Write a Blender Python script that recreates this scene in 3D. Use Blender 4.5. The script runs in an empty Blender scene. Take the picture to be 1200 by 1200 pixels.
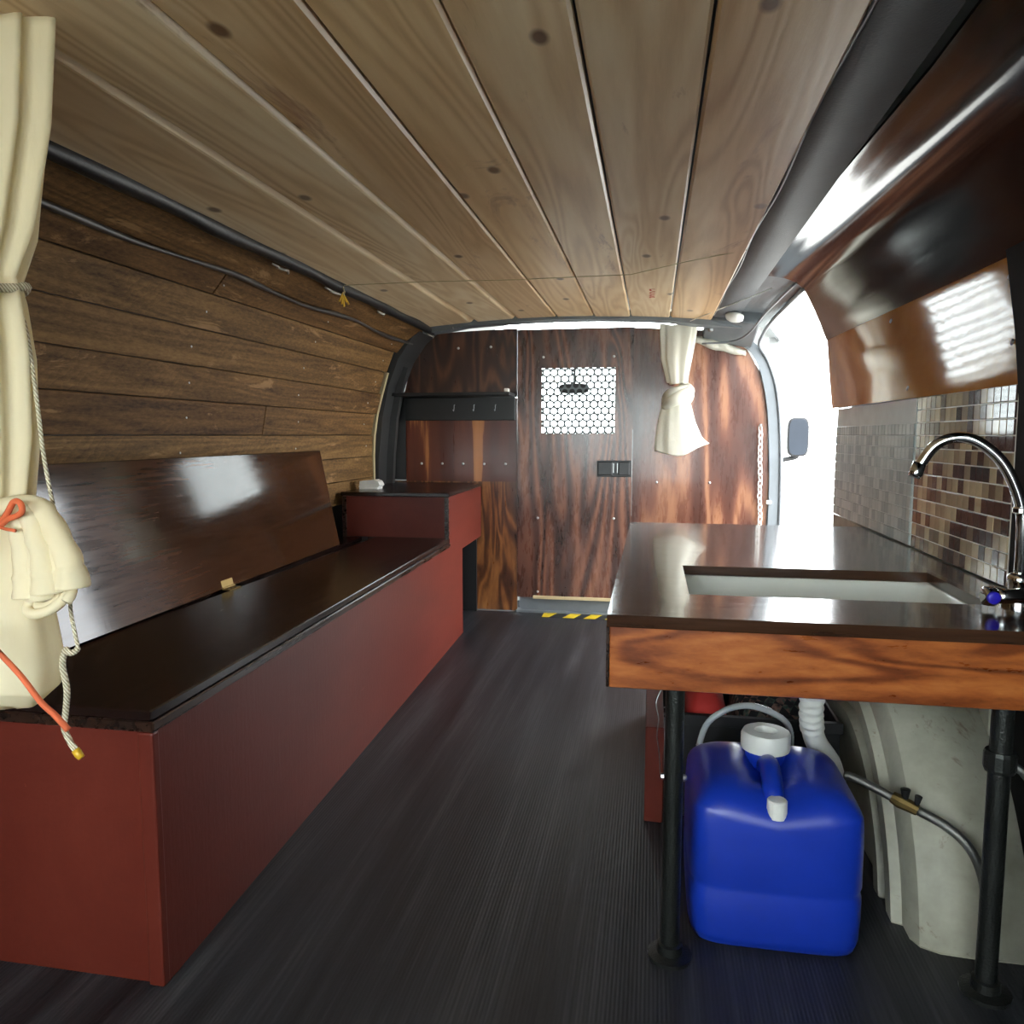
import bpy, bmesh, math, random
from mathutils import Vector, Matrix

# ------------------------------------------------------------------ camera, sky, exposure
scene = bpy.context.scene
ZC = 0.805
cam_d = bpy.data.cameras.new('camera'); cam_d.sensor_width = 36.0; cam_d.lens = 27.0
cam_d.clip_start = 0.02; cam_d.clip_end = 400
cam = bpy.data.objects.new('camera', cam_d); scene.collection.objects.link(cam)
cam.location = (0, 0, ZC)
cam.rotation_euler = (math.radians(90 - 5.711), 0, math.radians(10.340))
scene.camera = cam

world = bpy.data.worlds.new('overcast_sky'); scene.world = world; world.use_nodes = True
bgn = world.node_tree.nodes['Background']
bgn.inputs['Color'].default_value = (0.93, 0.97, 1.0, 1); bgn.inputs['Strength'].default_value = 12.0
vs = scene.view_settings
vs.view_transform = 'Standard'; vs.look = 'None'; vs.gamma = 1.0; vs.use_curve_mapping = False
vs.exposure = 0.3

COL = scene.collection
rnd = random.Random(11)
V = Vector
ORG = {}

# ------------------------------------------------------------------ small helpers
def lin(r, g, b):
    def f(c):
        c /= 255.0
        return c / 12.92 if c <= 0.04045 else ((c + 0.055) / 1.055) ** 2.4
    return (f(r), f(g), f(b), 1.0)

def box(bm, lo, hi, bev=0.0, seg=1):
    pts = [(x, y, z) for z in (lo[2], hi[2]) for y in (lo[1], hi[1]) for x in (lo[0], hi[0])]
    return hexa(bm, pts, bev, seg)

def hexa(bm, p, bev=0.0, seg=1):
    # p: 8 points, order x fastest, then y, then z
    v = [bm.verts.new(q) for q in p]
    fs = []
    for q in ((0, 2, 3, 1), (4, 5, 7, 6), (0, 1, 5, 4), (2, 6, 7, 3), (0, 4, 6, 2), (1, 3, 7, 5)):
        fs.append(bm.faces.new([v[i] for i in q]))
    if bev > 0:
        es = list({e for f in fs for e in f.edges})
        bmesh.ops.bevel(bm, geom=es, offset=bev, segments=seg, affect='EDGES', profile=0.5, clamp_overlap=True)
    return v

def prism(bm, poly, a, b, axis='y'):
    # poly: 2-D outline; axis x -> (y,z), y -> (x,z), z -> (x,y)
    def m(p, t):
        return {'x': (t, p[0], p[1]), 'y': (p[0], t, p[1]), 'z': (p[0], p[1], t)}[axis]
    A = [bm.verts.new(m(p, a)) for p in poly]; Bv = [bm.verts.new(m(p, b)) for p in poly]
    n = len(poly)
    bm.faces.new(A); bm.faces.new(list(reversed(Bv)))
    for i in range(n):
        bm.faces.new((A[i], Bv[i], Bv[(i + 1) % n], A[(i + 1) % n]))

def catmull(pts, k=6):
    P = [V(p) for p in pts]
    if len(P) < 3: return P
    Q = [P[0] * 2 - P[1]] + P + [P[-1] * 2 - P[-2]]
    out = []
    for i in range(1, len(Q) - 2):
        a, b, c, d = Q[i - 1:i + 3]
        for j in range(k):
            t = j / k
            out.append(0.5 * ((2 * b) + (c - a) * t + (2 * a - 5 * b + 4 * c - d) * t * t + (3 * b - a - 3 * c + d) * t ** 3))
    out.append(P[-1])
    return out

def tube(bm, pts, r, n=8, cap=True):
    P = [V(p) for p in pts]; m = len(P)
    R = r if isinstance(r, (list, tuple)) else [r] * m
    T = [(P[min(i + 1, m - 1)] - P[max(i - 1, 0)]).normalized() for i in range(m)]
    up = V((0, 0, 1)) if abs(T[0].z) < 0.9 else V((0, 1, 0))
    N = (up - T[0] * up.dot(T[0])).normalized()
    rings = []
    for i in range(m):
        N = (N - T[i] * N.dot(T[i])).normalized(); Bn = T[i].cross(N)
        rings.append([bm.verts.new(P[i] + (N * math.cos(2 * math.pi * k / n) + Bn * math.sin(2 * math.pi * k / n)) * R[i]) for k in range(n)])
    skin(bm, rings, cap)

def skin(bm, rings, cap=True, closed=True):
    for a, b in zip(rings, rings[1:]):
        n = len(a)
        for k in range(n if closed else n - 1):
            bm.faces.new((a[k], a[(k + 1) % n], b[(k + 1) % n], b[k]))
    if cap and closed:
        bm.faces.new(list(reversed(rings[0]))); bm.faces.new(rings[-1])

def loft(bm, rings, cap=True):
    skin(bm, [[bm.verts.new(p) for p in r] for r in rings], cap)

def lathe(bm, prof, c=(0, 0, 0), n=20, axis='z', wob=None):
    # prof: list of (radius, height)
    rings = []
    for r, h in prof:
        ring = []
        for k in range(n):
            a = 2 * math.pi * k / n; rr = r * (wob(k, n) if wob else 1)
            u, w = rr * math.cos(a), rr * math.sin(a)
            q = {'z': (u, w, h), 'y': (u, h, w), 'x': (h, u, w)}[axis]
            ring.append(bm.verts.new((c[0] + q[0], c[1] + q[1], c[2] + q[2])))
        rings.append(ring)
    skin(bm, rings, True)

def finish(name, bm, mat, parent=None, smooth=False, origin=None, keep=False):
    bmesh.ops.recalc_face_normals(bm, faces=bm.faces[:])
    if smooth:
        for f in bm.faces: f.smooth = True
    if parent is not None:
        o = ORG[parent.name]
    elif origin is not None:
        o = V(origin)
    else:
        xs = [v.co for v in bm.verts]
        o = V(((min(v.x for v in xs) + max(v.x for v in xs)) / 2, (min(v.y for v in xs) + max(v.y for v in xs)) / 2, min(v.z for v in xs)))
    for v in bm.verts: v.co -= o
    me = bpy.data.meshes.new(name); bm.to_mesh(me); bm.free()
    if mat: me.materials.append(mat)
    ob = bpy.data.objects.new(name, me); COL.objects.link(ob)
    if parent is not None: ob.parent = parent
    else: ob.location = o
    ORG[ob.name] = o
    if smooth == 'auto':
        pass
    return ob

def autosmooth(ob, ang=40):
    me = ob.data
    bm = bmesh.new(); bm.from_mesh(me)
    for f in bm.faces: f.smooth = True
    for e in bm.edges:
        e.smooth = not (len(e.link_faces) == 2 and e.calc_face_angle(0) > math.radians(ang))
    bm.to_mesh(me); bm.free()
    return ob

def piece(name, me, loc, parent, rot=None):
    ob = bpy.data.objects.new(name, me); COL.objects.link(ob)
    ob.parent = parent; ob.location = V(loc) - ORG[parent.name]
    if rot: ob.rotation_euler = rot
    return ob

def mesh_of(bm, name, mat, smooth=False):
    bmesh.ops.recalc_face_normals(bm, faces=bm.faces[:])
    if smooth:
        for f in bm.faces: f.smooth = True
    me = bpy.data.meshes.new(name); bm.to_mesh(me); bm.free(); me.materials.append(mat); return me

def empty(name, loc):
    o = bpy.data.objects.new(name, None); COL.objects.link(o); o.location = loc; o.empty_display_size = 0.05
    ORG[o.name] = V(loc); return o

def tag(o, label, cat, group=None):
    o['label'] = label; o['category'] = cat
    if group: o['group'] = group
    return o

def struct(o, label=None, cat=None):
    o['kind'] = 'structure'
    if label: o['label'] = label
    if cat: o['category'] = cat
    return o

def thing(name, loc, label, cat, group=None):
    return tag(empty(name, loc), label, cat, group)

def bm_(): return bmesh.new()

# ------------------------------------------------------------------ materials
class NT:
    def __init__(s, name):
        s.m = bpy.data.materials.new(name); s.m.use_nodes = True
        s.t = s.m.node_tree; s.b = s.t.nodes['Principled BSDF']; s.out = s.t.nodes['Material Output']
        s._co = None
    def n(s, typ, **kw):
        nd = s.t.nodes.new(typ)
        for k, v in kw.items():
            if k in nd.inputs: nd.inputs[k].default_value = v
            else: setattr(nd, k, v)
        return nd
    def l(s, a, b): s.t.links.new(a, b)
    def co(s):
        if s._co is None: s._co = s.n('ShaderNodeTexCoord').outputs['Object']
        return s._co
    def map(s, scale, rot=(0, 0, 0), loc=(0, 0, 0)):
        mp = s.n('ShaderNodeMapping'); s.l(s.co(), mp.inputs['Vector'])
        mp.inputs['Scale'].default_value = scale; mp.inputs['Rotation'].default_value = rot; mp.inputs['Location'].default_value = loc
        return mp.outputs['Vector']
    def noise(s, vec, scale=1, detail=3, rough=0.55, dist=0.0):
        nd = s.n('ShaderNodeTexNoise'); s.l(vec, nd.inputs['Vector'])
        nd.inputs['Scale'].default_value = scale; nd.inputs['Detail'].default_value = detail
        nd.inputs['Roughness'].default_value = rough; nd.inputs['Distortion'].default_value = dist
        return nd.outputs['Fac']
    def math(s, op, a, b=None, clamp=False):
        nd = s.n('ShaderNodeMath', operation=op); nd.use_clamp = clamp
        for i, q in enumerate((a, b)):
            if q is None: continue
            if isinstance(q, (int, float)): nd.inputs[i].default_value = q
            else: s.l(q, nd.inputs[i])
        return nd.outputs[0]
    def ramp(s, fac, stops, interp='LINEAR'):
        r = s.n('ShaderNodeValToRGB'); s.l(fac, r.inputs['Fac']); cr = r.color_ramp; cr.interpolation = interp
        while len(cr.elements) < len(stops): cr.elements.new(0.5)
        for e, (p, c) in zip(cr.elements, stops): e.position = p; e.color = c
        return r.outputs['Color']
    def mix(s, fac, a, b, typ='MIX'):
        nd = s.n('ShaderNodeMix', data_type='RGBA', blend_type=typ)
        for q, i in ((fac, 0), (a, 6), (b, 7)):
            if isinstance(q, (int, float)): nd.inputs[i].default_value = q
            elif isinstance(q, tuple): nd.inputs[i].default_value = q
            else: s.l(q, nd.inputs[i])
        return nd.outputs[2]
    def base(s, c):
        if isinstance(c, tuple): s.b.inputs['Base Color'].default_value = c
        else: s.l(c, s.b.inputs['Base Color'])
    def set(s, **kw):
        for k, v in kw.items():
            k = k.replace('_', ' ')
            if isinstance(v, (int, float, tuple)): s.b.inputs[k].default_value = v
            else: s.l(v, s.b.inputs[k])
    def bump(s, h, strength=0.3, dist=0.002):
        b = s.n('ShaderNodeBump'); b.inputs['Strength'].default_value = strength; b.inputs['Distance'].default_value = dist
        s.l(h, b.inputs['Height']); s.l(b.outputs['Normal'], s.b.inputs['Normal'])

def g(v): return (v, v, v, 1)

def plain(name, col, rough=0.5, metal=0.0, coat=0.0, var=0.12, bump=0.0, bscale=60, spec=None):
    t = NT(name)
    nz = t.noise(t.map((1, 1, 1)), 9, 4, 0.6)
    lo = tuple(c * (1 - var) for c in col[:3]) + (1,); hi = tuple(min(1, c * (1 + var)) for c in col[:3]) + (1,)
    t.base(t.ramp(nz, [(0.3, lo), (0.7, hi)]))
    t.set(Roughness=rough, Metallic=metal)
    if coat: t.set(Coat_Weight=coat, Coat_Roughness=0.08)
    if spec is not None: t.set(Specular_IOR_Level=spec)
    if bump: t.bump(t.noise(t.map((1, 1, 1)), bscale, 3, 0.6), bump, 0.002)
    return t.m

def wood(name, stops, grain='y', scale=9.0, stretch=0.07, rings=22.0, rough=0.45, coat=0.0, coat_r=0.1, bump=0.25, bd=0.0012,
         seed=0.0, ringmix=0.5, dist=0.5, fine=60.0, varnish=0.0, fw=0.28):
    t = NT(name)
    k = stretch
    sc = {'x': (k, 1, 1), 'y': (1, k, 1), 'z': (1, 1, k)}[grain]
    v = t.map(sc, loc=(seed * 3.1, seed * 1.7, seed * 2.3))
    lowf = t.noise(v, scale * 0.45, 2, 0.5, dist)
    ring = t.math('SINE', t.math('MULTIPLY', lowf, rings * 3.0))
    ring = t.math('ADD', t.math('MULTIPLY', ring, 0.5), 0.5)
    streak = t.noise(v, fine, 4, 0.65, 0.2)
    wide = t.noise(v, scale, 4, 0.6, 0.4)
    f = t.math('ADD', t.math('MULTIPLY', ring, ringmix), t.math('MULTIPLY', wide, 1 - ringmix))
    f = t.math('ADD', t.math('MULTIPLY', f, 1 - fw), t.math('MULTIPLY', streak, fw))
    c = t.ramp(f, stops)
    t.base(c)
    rr = t.math('ADD', t.math('MULTIPLY', streak, 0.16), rough - 0.08)
    t.set(Roughness=rr)
    if coat: t.set(Coat_Weight=coat, Coat_Roughness=coat_r)
    h = t.math('ADD', streak, t.math('MULTIPLY', ring, 0.3))
    if varnish:
        h = t.math('ADD', t.math('MULTIPLY', streak, 0.35), t.math('MULTIPLY', t.noise(t.map((1, 1, 1)), 110, 2, 0.5), varnish))
    t.bump(h, bump, bd)
    return t.m

def gloss_dark(name, c0, c1, grain='y', rough=0.2, bump=0.12, fine=70, seed=0, spk=0.5, bd=0.001, coat=0.0, spec=0.5):
    t = NT(name); t.set(Specular_IOR_Level=spec)
    sc = {'x': (0.06, 1, 1), 'y': (1, 0.06, 1), 'z': (1, 1, 0.06)}[grain]
    v = t.map(sc, loc=(seed, seed * 2, seed))
    streak = t.noise(v, fine, 4, 0.6, 0.2); wide = t.noise(v, 6, 4, 0.6, 0.8)
    f = t.math('ADD', t.math('MULTIPLY', streak, 0.45), t.math('MULTIPLY', wide, 0.55))
    t.base(t.ramp(f, [(0.35, c0), (0.66, c1)]))
    t.set(Roughness=t.math('ADD', t.math('MULTIPLY', streak, 0.14), rough - 0.07))
    if coat: t.set(Coat_Weight=coat, Coat_Roughness=0.05)
    sp = t.noise(t.map((1, 1, 1)), 160, 2, 0.6)
    t.bump(t.math('ADD', t.math('MULTIPLY', streak, 1 - spk), t.math('MULTIPLY', sp, spk)), bump, bd)
    return t.m

M = {}
# rough-sawn wall planks with diagonal saw marks
def mat_plank():
    t = NT('rough_sawn_plank')
    oi = t.n('ShaderNodeObjectInfo')
    add = t.n('ShaderNodeVectorMath', operation='ADD')
    cmb = t.n('ShaderNodeCombineXYZ'); t.l(t.math('MULTIPLY', oi.outputs['Random'], 37.0), cmb.inputs[1]); t.l(t.math('MULTIPLY', oi.outputs['Random'], 11.0), cmb.inputs[2])
    t.l(t.n('ShaderNodeTexCoord').outputs['Object'], add.inputs[0]); t.l(cmb.outputs[0], add.inputs[1])
    t._co = add.outputs[0]
    v = t.map((1, 0.06, 1))
    lowf = t.noise(v, 7, 2, 0.5, 0.7)
    ring = t.math('ADD', t.math('MULTIPLY', t.math('SINE', t.math('MULTIPLY', lowf, 75)), 0.5), 0.5)
    wide = t.noise(v, 14, 5, 0.65, 0.5); streak = t.noise(v, 90, 4, 0.7)
    spk = t.noise(t.map((1, 0.3, 1)), 160, 3, 0.7)
    f = t.math('ADD', t.math('MULTIPLY', t.math('ADD', wide, spk), 0.33), t.math('ADD', t.math('MULTIPLY', streak, 0.26), t.math('MULTIPLY', ring, 0.08)))
    c = t.ramp(f, [(0.36, lin(66, 46, 26)), (0.5, lin(110, 84, 50)), (0.62, lin(138, 108, 70)), (0.8, lin(170, 140, 98))])
    # saw marks: parallel lines across the board in patches
    w = t.n('ShaderNodeTexWave', wave_type='BANDS', bands_direction='Y', wave_profile='SAW')
    t.l(t.map((1, 1, 1), rot=(math.radians(52), 0, 0)), w.inputs['Vector']); w.inputs['Scale'].default_value = 17; w.inputs['Distortion'].default_value = 6.0; w.inputs['Detail'].default_value = 3; w.inputs['Detail Scale'].default_value = 2
    patch = t.ramp(t.noise(t.map((1, 0.5, 1)), 3.5, 2, 0.5), [(0.48, g(0)), (0.62, g(1))])
    saw = t.mix(patch, g(0.5), w.outputs['Color'])
    c = t.mix(0.16, c, saw, 'OVERLAY')
    hue = t.ramp(oi.outputs['Random'], [(0, lin(222, 206, 190)), (1, lin(255, 250, 236))])
    c = t.mix(1.0, c, hue, 'MULTIPLY')
    # worn pale scuffs along the grain
    sc = t.ramp(t.noise(t.map((1, 0.22, 1)), 16, 5, 0.72, 0.9), [(0.60, g(0)), (0.67, g(0.6))])
    c = t.mix(sc, c, lin(166, 128, 88))
    t.base(c); t.set(Roughness=0.72, Specular_IOR_Level=0.25)
    t.bump(t.math('ADD', t.math('MULTIPLY', streak, 0.6), t.math('MULTIPLY', saw, 0.35)), 0.5, 0.003)
    return t.m
M['plank'] = mat_plank()

def mat_ceiling():
    t = NT('cedar_ceiling_board')
    oi = t.n('ShaderNodeObjectInfo')
    add = t.n('ShaderNodeVectorMath', operation='ADD')
    cmb = t.n('ShaderNodeCombineXYZ'); t.l(t.math('MULTIPLY', oi.outputs['Random'], 23.0), cmb.inputs[0]); t.l(t.math('MULTIPLY', oi.outputs['Random'], 7.0), cmb.inputs[1])
    t.l(t.n('ShaderNodeTexCoord').outputs['Object'], add.inputs[0]); t.l(cmb.outputs[0], add.inputs[1])
    t._co = add.outputs[0]
    v = t.map((1, 0.08, 1))
    lowf = t.noise(v, 5.5, 2, 0.5, 0.9)
    ring = t.math('ADD', t.math('MULTIPLY', t.math('SINE', t.math('MULTIPLY', lowf, 95)), 0.5), 0.5)
    wide = t.noise(v, 6, 4, 0.6, 0.5); streak = t.noise(v, 70, 4, 0.65)
    f = t.math('ADD', t.math('MULTIPLY', wide, 0.6), t.math('ADD', t.math('MULTIPLY', streak, 0.22), t.math('MULTIPLY', ring, 0.18)))
    c = t.ramp(f, [(0.25, lin(184, 150, 112)), (0.48, lin(222, 198, 164)), (0.7, lin(240, 224, 198))])
    c = t.mix(1.0, c, t.ramp(oi.outputs['Random'], [(0, lin(232, 214, 190)), (0.5, lin(250, 246, 236)), (1, lin(255, 236, 206))]), 'MULTIPLY')
    # knots
    vo = t.n('ShaderNodeTexVoronoi', voronoi_dimensions='2D'); t.l(t.map((1, 0.6, 1)), vo.inputs['Vector']); vo.inputs['Scale'].default_value = 4.2
    kn = t.ramp(vo.outputs['Distance'], [(0.03, g(0.9)), (0.06, g(0))])
    sepc = t.n('ShaderNodeSeparateColor'); t.l(vo.outputs['Color'], sepc.inputs[0])
    kn = t.mix(t.math('GREATER_THAN', sepc.outputs[0], 0.5), g(0), kn)
    c = t.mix(kn, c, lin(84, 52, 30))
    # red-brown heartwood stains with a ragged shape of their own
    st = t.ramp(t.noise(t.map((1, 0.25, 1), loc=(4, 2, 0)), 5.5, 6, 0.75, 0.8), [(0.60, g(0)), (0.68, g(0.6))])
    c = t.mix(st, c, lin(132, 78, 54))
    t.base(c); t.set(Roughness=0.42, Specular_IOR_Level=0.5, Coat_Weight=0.25, Coat_Roughness=0.3)
    t.bump(t.math('ADD', streak, t.math('MULTIPLY', ring, 0.4)), 0.25, 0.0015)
    return t.m
M['ceil'] = mat_ceiling()

D0, D1, D2, D3 = lin(48, 26, 19), lin(66, 33, 22), lin(104, 58, 36), lin(158, 98, 58)
M['ply_dark'] = wood('dark_stained_plywood', [(0.2, lin(44, 25, 18)), (0.42, lin(60, 34, 24)), (0.6, lin(80, 48, 33)), (0.8, lin(112, 72, 48))], 'z', 12, 0.20, 24, 0.3, 0.5, 0.14, 0.2, seed=1, ringmix=0.5, varnish=0.5)
M['ply_door'] = wood('walnut_stained_plywood', [(0.22, D0), (0.42, lin(76, 44, 33)), (0.62, lin(104, 64, 48)), (0.82, lin(144, 96, 70))], 'z', 8, 0.20, 26, 0.28, 0.5, 0.14, 0.2, seed=4.3, ringmix=0.6, varnish=0.5)
M['ply_right'] = wood('streaky_stained_plywood', [(0.22, lin(66, 38, 30)), (0.48, lin(88, 52, 40)), (0.6, lin(106, 66, 50)), (0.70, lin(140, 96, 70)), (0.85, lin(160, 116, 86))], 'z', 7.5, 0.15, 13, 0.28, 0.5, 0.12, 0.2, seed=2.2, ringmix=0.6, varnish=0.5)
M['ply_red'] = wood('red_stained_plywood', [(0.28, lin(74, 30, 18)), (0.54, lin(94, 42, 24)), (0.585, lin(106, 50, 29)), (0.615, lin(166, 104, 56)), (0.8, lin(184, 120, 68))], 'z', 10, 0.05, 7, 0.3, 0.4, 0.14, 0.15, seed=9.1, ringmix=0.75, fine=50, dist=0.35, varnish=0.4)
M['ply_low'] = wood('mottled_stained_plywood', [(0.25, lin(48, 24, 14)), (0.5, lin(96, 56, 30)), (0.75, lin(156, 102, 56))], 'z', 16, 0.25, 14, 0.3, 0.4, 0.14, 0.2, seed=5.5, ringmix=0.4, dist=1.2, varnish=0.5)
M['apron'] = wood('amber_stained_board', [(0.20, lin(60, 25, 11)), (0.40, lin(116, 56, 23)), (0.58, lin(162, 90, 41)), (0.82, lin(198, 124, 64))], 'x', 18, 0.24, 14, 0.3, 0.5, 0.16, 0.2, seed=3.4, ringmix=0.35, dist=1.0, fine=90, varnish=0.4, fw=0.42)
M['counter'] = gloss_dark('dark_varnished_counter', lin(38, 22, 14), lin(76, 50, 34), 'x', 0.16, 0.22, 80, 2, 0.25, coat=0.3)
M['lid'] = gloss_dark('black_brown_lid', lin(20, 11, 9), lin(38, 20, 15), 'y', 0.24, 0.12, 60, 5, 0.4)
M['backrest'] = gloss_dark('dark_brown_backrest', lin(36, 20, 9), lin(70, 42, 22), 'y', 0.10, 0.05, 130, 8, 0.5, bd=0.001, spec=0.38)
M['dark_edge'] = gloss_dark('dark_edge_strip', lin(24, 14, 11), lin(54, 34, 24), 'y', 0.28, 0.3, 90, 3, 0.5)
M['black'] = plain('black_paint', lin(20, 20, 21), 0.35, bump=0.1)
M['charcoal'] = plain('charcoal_lining', lin(24, 23, 24), 0.7, bump=0.2, spec=0.15)
M['blackmat'] = plain('black_plastic', lin(22, 22, 24), 0.55)
M['black_panel'] = gloss_dark('black_varnished_panel', lin(14, 13, 14), lin(28, 25, 26), 'y', 0.10, 0.09, 30, 6, 0.3, bd=0.0015)
def mat_brownpanel():
    t = NT('brown_hardboard')
    n1 = t.noise(t.map((1, 1, 1)), 5, 4, 0.6, 0.6)
    t.base(t.ramp(n1, [(0.3, lin(168, 106, 46)), (0.7, lin(196, 138, 70))]))
    t.set(Roughness=0.06)
    t.bump(t.noise(t.map((1, 0.35, 1)), 30, 3, 0.5, 0.5), 0.07, 0.0018)
    return t.m
M['brown'] = mat_brownpanel()
def mat_red():
    t = NT('brick_red_paint')
    n1 = t.noise(t.map((1, 0.3, 1)), 4, 5, 0.65, 0.5)
    c = t.ramp(n1, [(0.3, lin(86, 30, 21)), (0.7, lin(104, 42, 31))])
    sc = t.ramp(t.noise(t.map((1, 0.12, 1)), 30, 5, 0.75), [(0.70, g(0)), (0.76, g(0.35))])
    t.base(t.mix(sc, c, lin(178, 116, 98))); t.set(Roughness=0.42, Specular_IOR_Level=0.3)
    t.bump(t.math('ADD', t.noise(t.map((1, 1, 0.08)), 120, 3, 0.6), t.noise(t.map((1, 1, 1)), 90, 3, 0.6)), 0.22, 0.0014)
    return t.m
M['red'] = mat_red()
def mat_floor():
    t = NT('ribbed_vinyl_floor')
    sep = t.n('ShaderNodeSeparateXYZ'); t.l(t.co(), sep.inputs[0])
    rib = t.math('SINE', t.math('MULTIPLY', sep.outputs['X'], 2 * math.pi / 0.006))
    band = t.noise(t.map((1, 0.05, 1)), 16, 3, 0.55); fine = t.noise(t.map((1, 0.03, 1)), 120, 3, 0.6)
    f = t.math('ADD', t.math('MULTIPLY', band, 0.6), t.math('MULTIPLY', fine, 0.4))
    c = t.ramp(f, [(0.35, lin(22, 23, 26)), (0.52, lin(42, 43, 47)), (0.68, lin(70, 71, 74))])
    t.base(c); t.set(Roughness=0.42, Specular_IOR_Level=0.4)
    t.bump(t.math('ADD', t.math('MULTIPLY', rib, 0.5), fine), 0.3, 0.0012)
    return t.m
M['floor'] = mat_floor()
def mat_whitemetal():
    t = NT('rusty_white_body_metal')
    n = t.noise(t.map((1, 1, 1)), 6, 5, 0.65)
    c = t.ramp(n, [(0.3, lin(136, 134, 118)), (0.7, lin(184, 182, 166))])
    r = t.ramp(t.noise(t.map((1, 0.6, 1.0), loc=(1.3, 0.2, 2)), 7, 6, 0.78, 0.4), [(0.60, g(0)), (0.68, g(0.8))])
    t.base(t.mix(r, c, lin(92, 58, 36))); t.set(Roughness=0.5)
    t.bump(n, 0.1, 0.003)
    return t.m
M['whitemetal'] = mat_whitemetal()
M['greymetal'] = plain('grey_body_metal', lin(104, 110, 114), 0.4, bump=0.08, bscale=30)
M['darkmetal'] = plain('dark_body_metal', lin(46, 46, 46), 0.5, bump=0.08, bscale=20)
M['skin'] = plain('van_body_paint', lin(150, 152, 150), 0.45)
M['greyvinyl'] = plain('grey_headliner_vinyl', lin(78, 82, 86), 0.55, bump=0.35, bscale=220)
M['rubber'] = plain('weatherstrip_rubber', lin(120, 124, 128), 0.35)
M['chrome'] = plain('chrome', lin(225, 228, 230), 0.08, 1.0, var=0.02)
M['steel'] = plain('galvanised_steel', lin(170, 172, 172), 0.3, 1.0)
M['screw'] = plain('screw_head_metal', lin(200, 200, 198), 0.3, 1.0)
M['brass'] = plain('brass', lin(128, 108, 68), 0.5, 1.0)
M['meshplate'] = plain('perforated_plate_metal', lin(96, 104, 106), 0.5, 0.3)
M['hammered'] = plain('hammered_black_pipe', lin(52, 54, 52), 0.3, 0.7, bump=0.6, bscale=260)
M['white_pl'] = plain('white_plastic', lin(226, 226, 220), 0.35)
M['porcelain'] = plain('white_sink_enamel', lin(226, 228, 220), 0.18, var=0.03)
M['blue'] = plain('blue_jug_plastic', lin(22, 54, 170), 0.32, var=0.08)
M['bluecap'] = plain('blue_button', lin(38, 30, 170), 0.3)
M['grout'] = plain('pale_grout', lin(228, 224, 212), 0.3)
M['grout2'] = plain('glare_pale_grout', lin(204, 212, 210), 0.4)  # lightened together with the glare-washed tile sheet
for i, c in enumerate([(74, 56, 52), (118, 100, 84), (158, 140, 114), (192, 174, 142)]):
    M['tile%d' % i] = plain('glass_tile_%d' % i, lin(*c), 0.09, var=0.15)
for i, c in enumerate([(150, 162, 162), (164, 176, 174), (176, 186, 182), (188, 196, 192)]):
    M['ptile%d' % i] = plain('glare_pale_tile_%d' % i, lin(*c), 0.34, var=0.08)  # pale tone includes glare from the side door, painted into the tiles
M['pale_wood'] = wood('pale_raw_wood', [(0.3, lin(170, 150, 110)), (0.7, lin(206, 188, 148))], 'x', 12, 0.08, 10, 0.6)
M['edge_foam'] = plain('pale_board_edge', lin(176, 160, 122), 0.8, bump=0.3)
M['yellow'] = plain('yellow_tape', lin(206, 178, 30), 0.45)
M['tape_black'] = plain('black_tape', lin(30, 32, 36), 0.5)
M['orange'] = plain('orange_cord', lin(206, 98, 58), 0.7, bump=0.4, bscale=500)
M['yellowtip'] = plain('yellow_cord_tip', lin(208, 164, 40), 0.4)
M['concrete'] = plain('pale_concrete', lin(176, 174, 168), 0.8)
M['headliner'] = plain('pale_headliner', lin(214, 216, 214), 0.8)
M['redcloth'] = plain('red_cloth', lin(176, 44, 40), 0.8, bump=0.3)
M['redstamp'] = plain('red_ink', lin(176, 72, 56), 0.7)
M['silvertape'] = plain('silver_foil_scrap', lin(170, 165, 155), 0.4, 0.5)
M['mirror_reflection'] = plain('mirror_reflection_tone', lin(40, 46, 54), 0.3, spec=0.15)  # dark colour painted in place of the mirror's reflection
M['loom'] = plain('black_wire_loom', lin(26, 26, 28), 0.45, bump=0.3, bscale=120)
M['wire'] = plain('grey_cable_jacket', lin(60, 54, 50), 0.4, var=0.4)
M['twine'] = plain('pale_twine', lin(190, 176, 140), 0.8)
M['hose'] = plain('braided_hose', lin(120, 120, 116), 0.3, 0.8, bump=0.5, bscale=500)

def mat_rope():
    t = NT('braided_rope')
    w = t.n('ShaderNodeTexWave', wave_type='BANDS', bands_direction='DIAGONAL'); t.l(t.map((1, 1, 1)), w.inputs['Vector']); w.inputs['Scale'].default_value = 120; w.inputs['Distortion'].default_value = 2
    t.base(t.ramp(w.outputs['Fac'], [(0.2, lin(176, 160, 128)), (0.7, lin(232, 224, 202))])); t.set(Roughness=0.8)
    t.bump(w.outputs['Fac'], 0.7, 0.002)
    return t.m
M['rope'] = mat_rope()
def mat_cloth(name, c0, c1, tr=0.35):
    t = NT(name)
    n = t.noise(t.map((1, 1, 0.3)), 10, 4, 0.6)
    col = t.ramp(n, [(0.3, c0), (0.7, c1)])
    t.base(col); t.set(Roughness=0.9, Specular_IOR_Level=0.15)
    t.bump(t.noise(t.map((1, 1, 0.35)), 45, 4, 0.6, 0.4), 0.35, 0.004)
    tb = t.n('ShaderNodeBsdfTranslucent'); t.l(col, tb.inputs['Color'])
    mx = t.n('ShaderNodeMixShader'); mx.inputs[0].default_value = tr
    t.l(t.b.outputs[0], mx.inputs[1]); t.l(tb.outputs[0], mx.inputs[2]); t.l(mx.outputs[0], t.out.inputs['Surface'])
    return t.m
M['cream'] = mat_cloth('cream_cotton', lin(238, 224, 186), lin(248, 238, 208))
M['white_cloth'] = mat_cloth('white_cotton', lin(222, 220, 206), lin(240, 238, 226))
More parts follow.
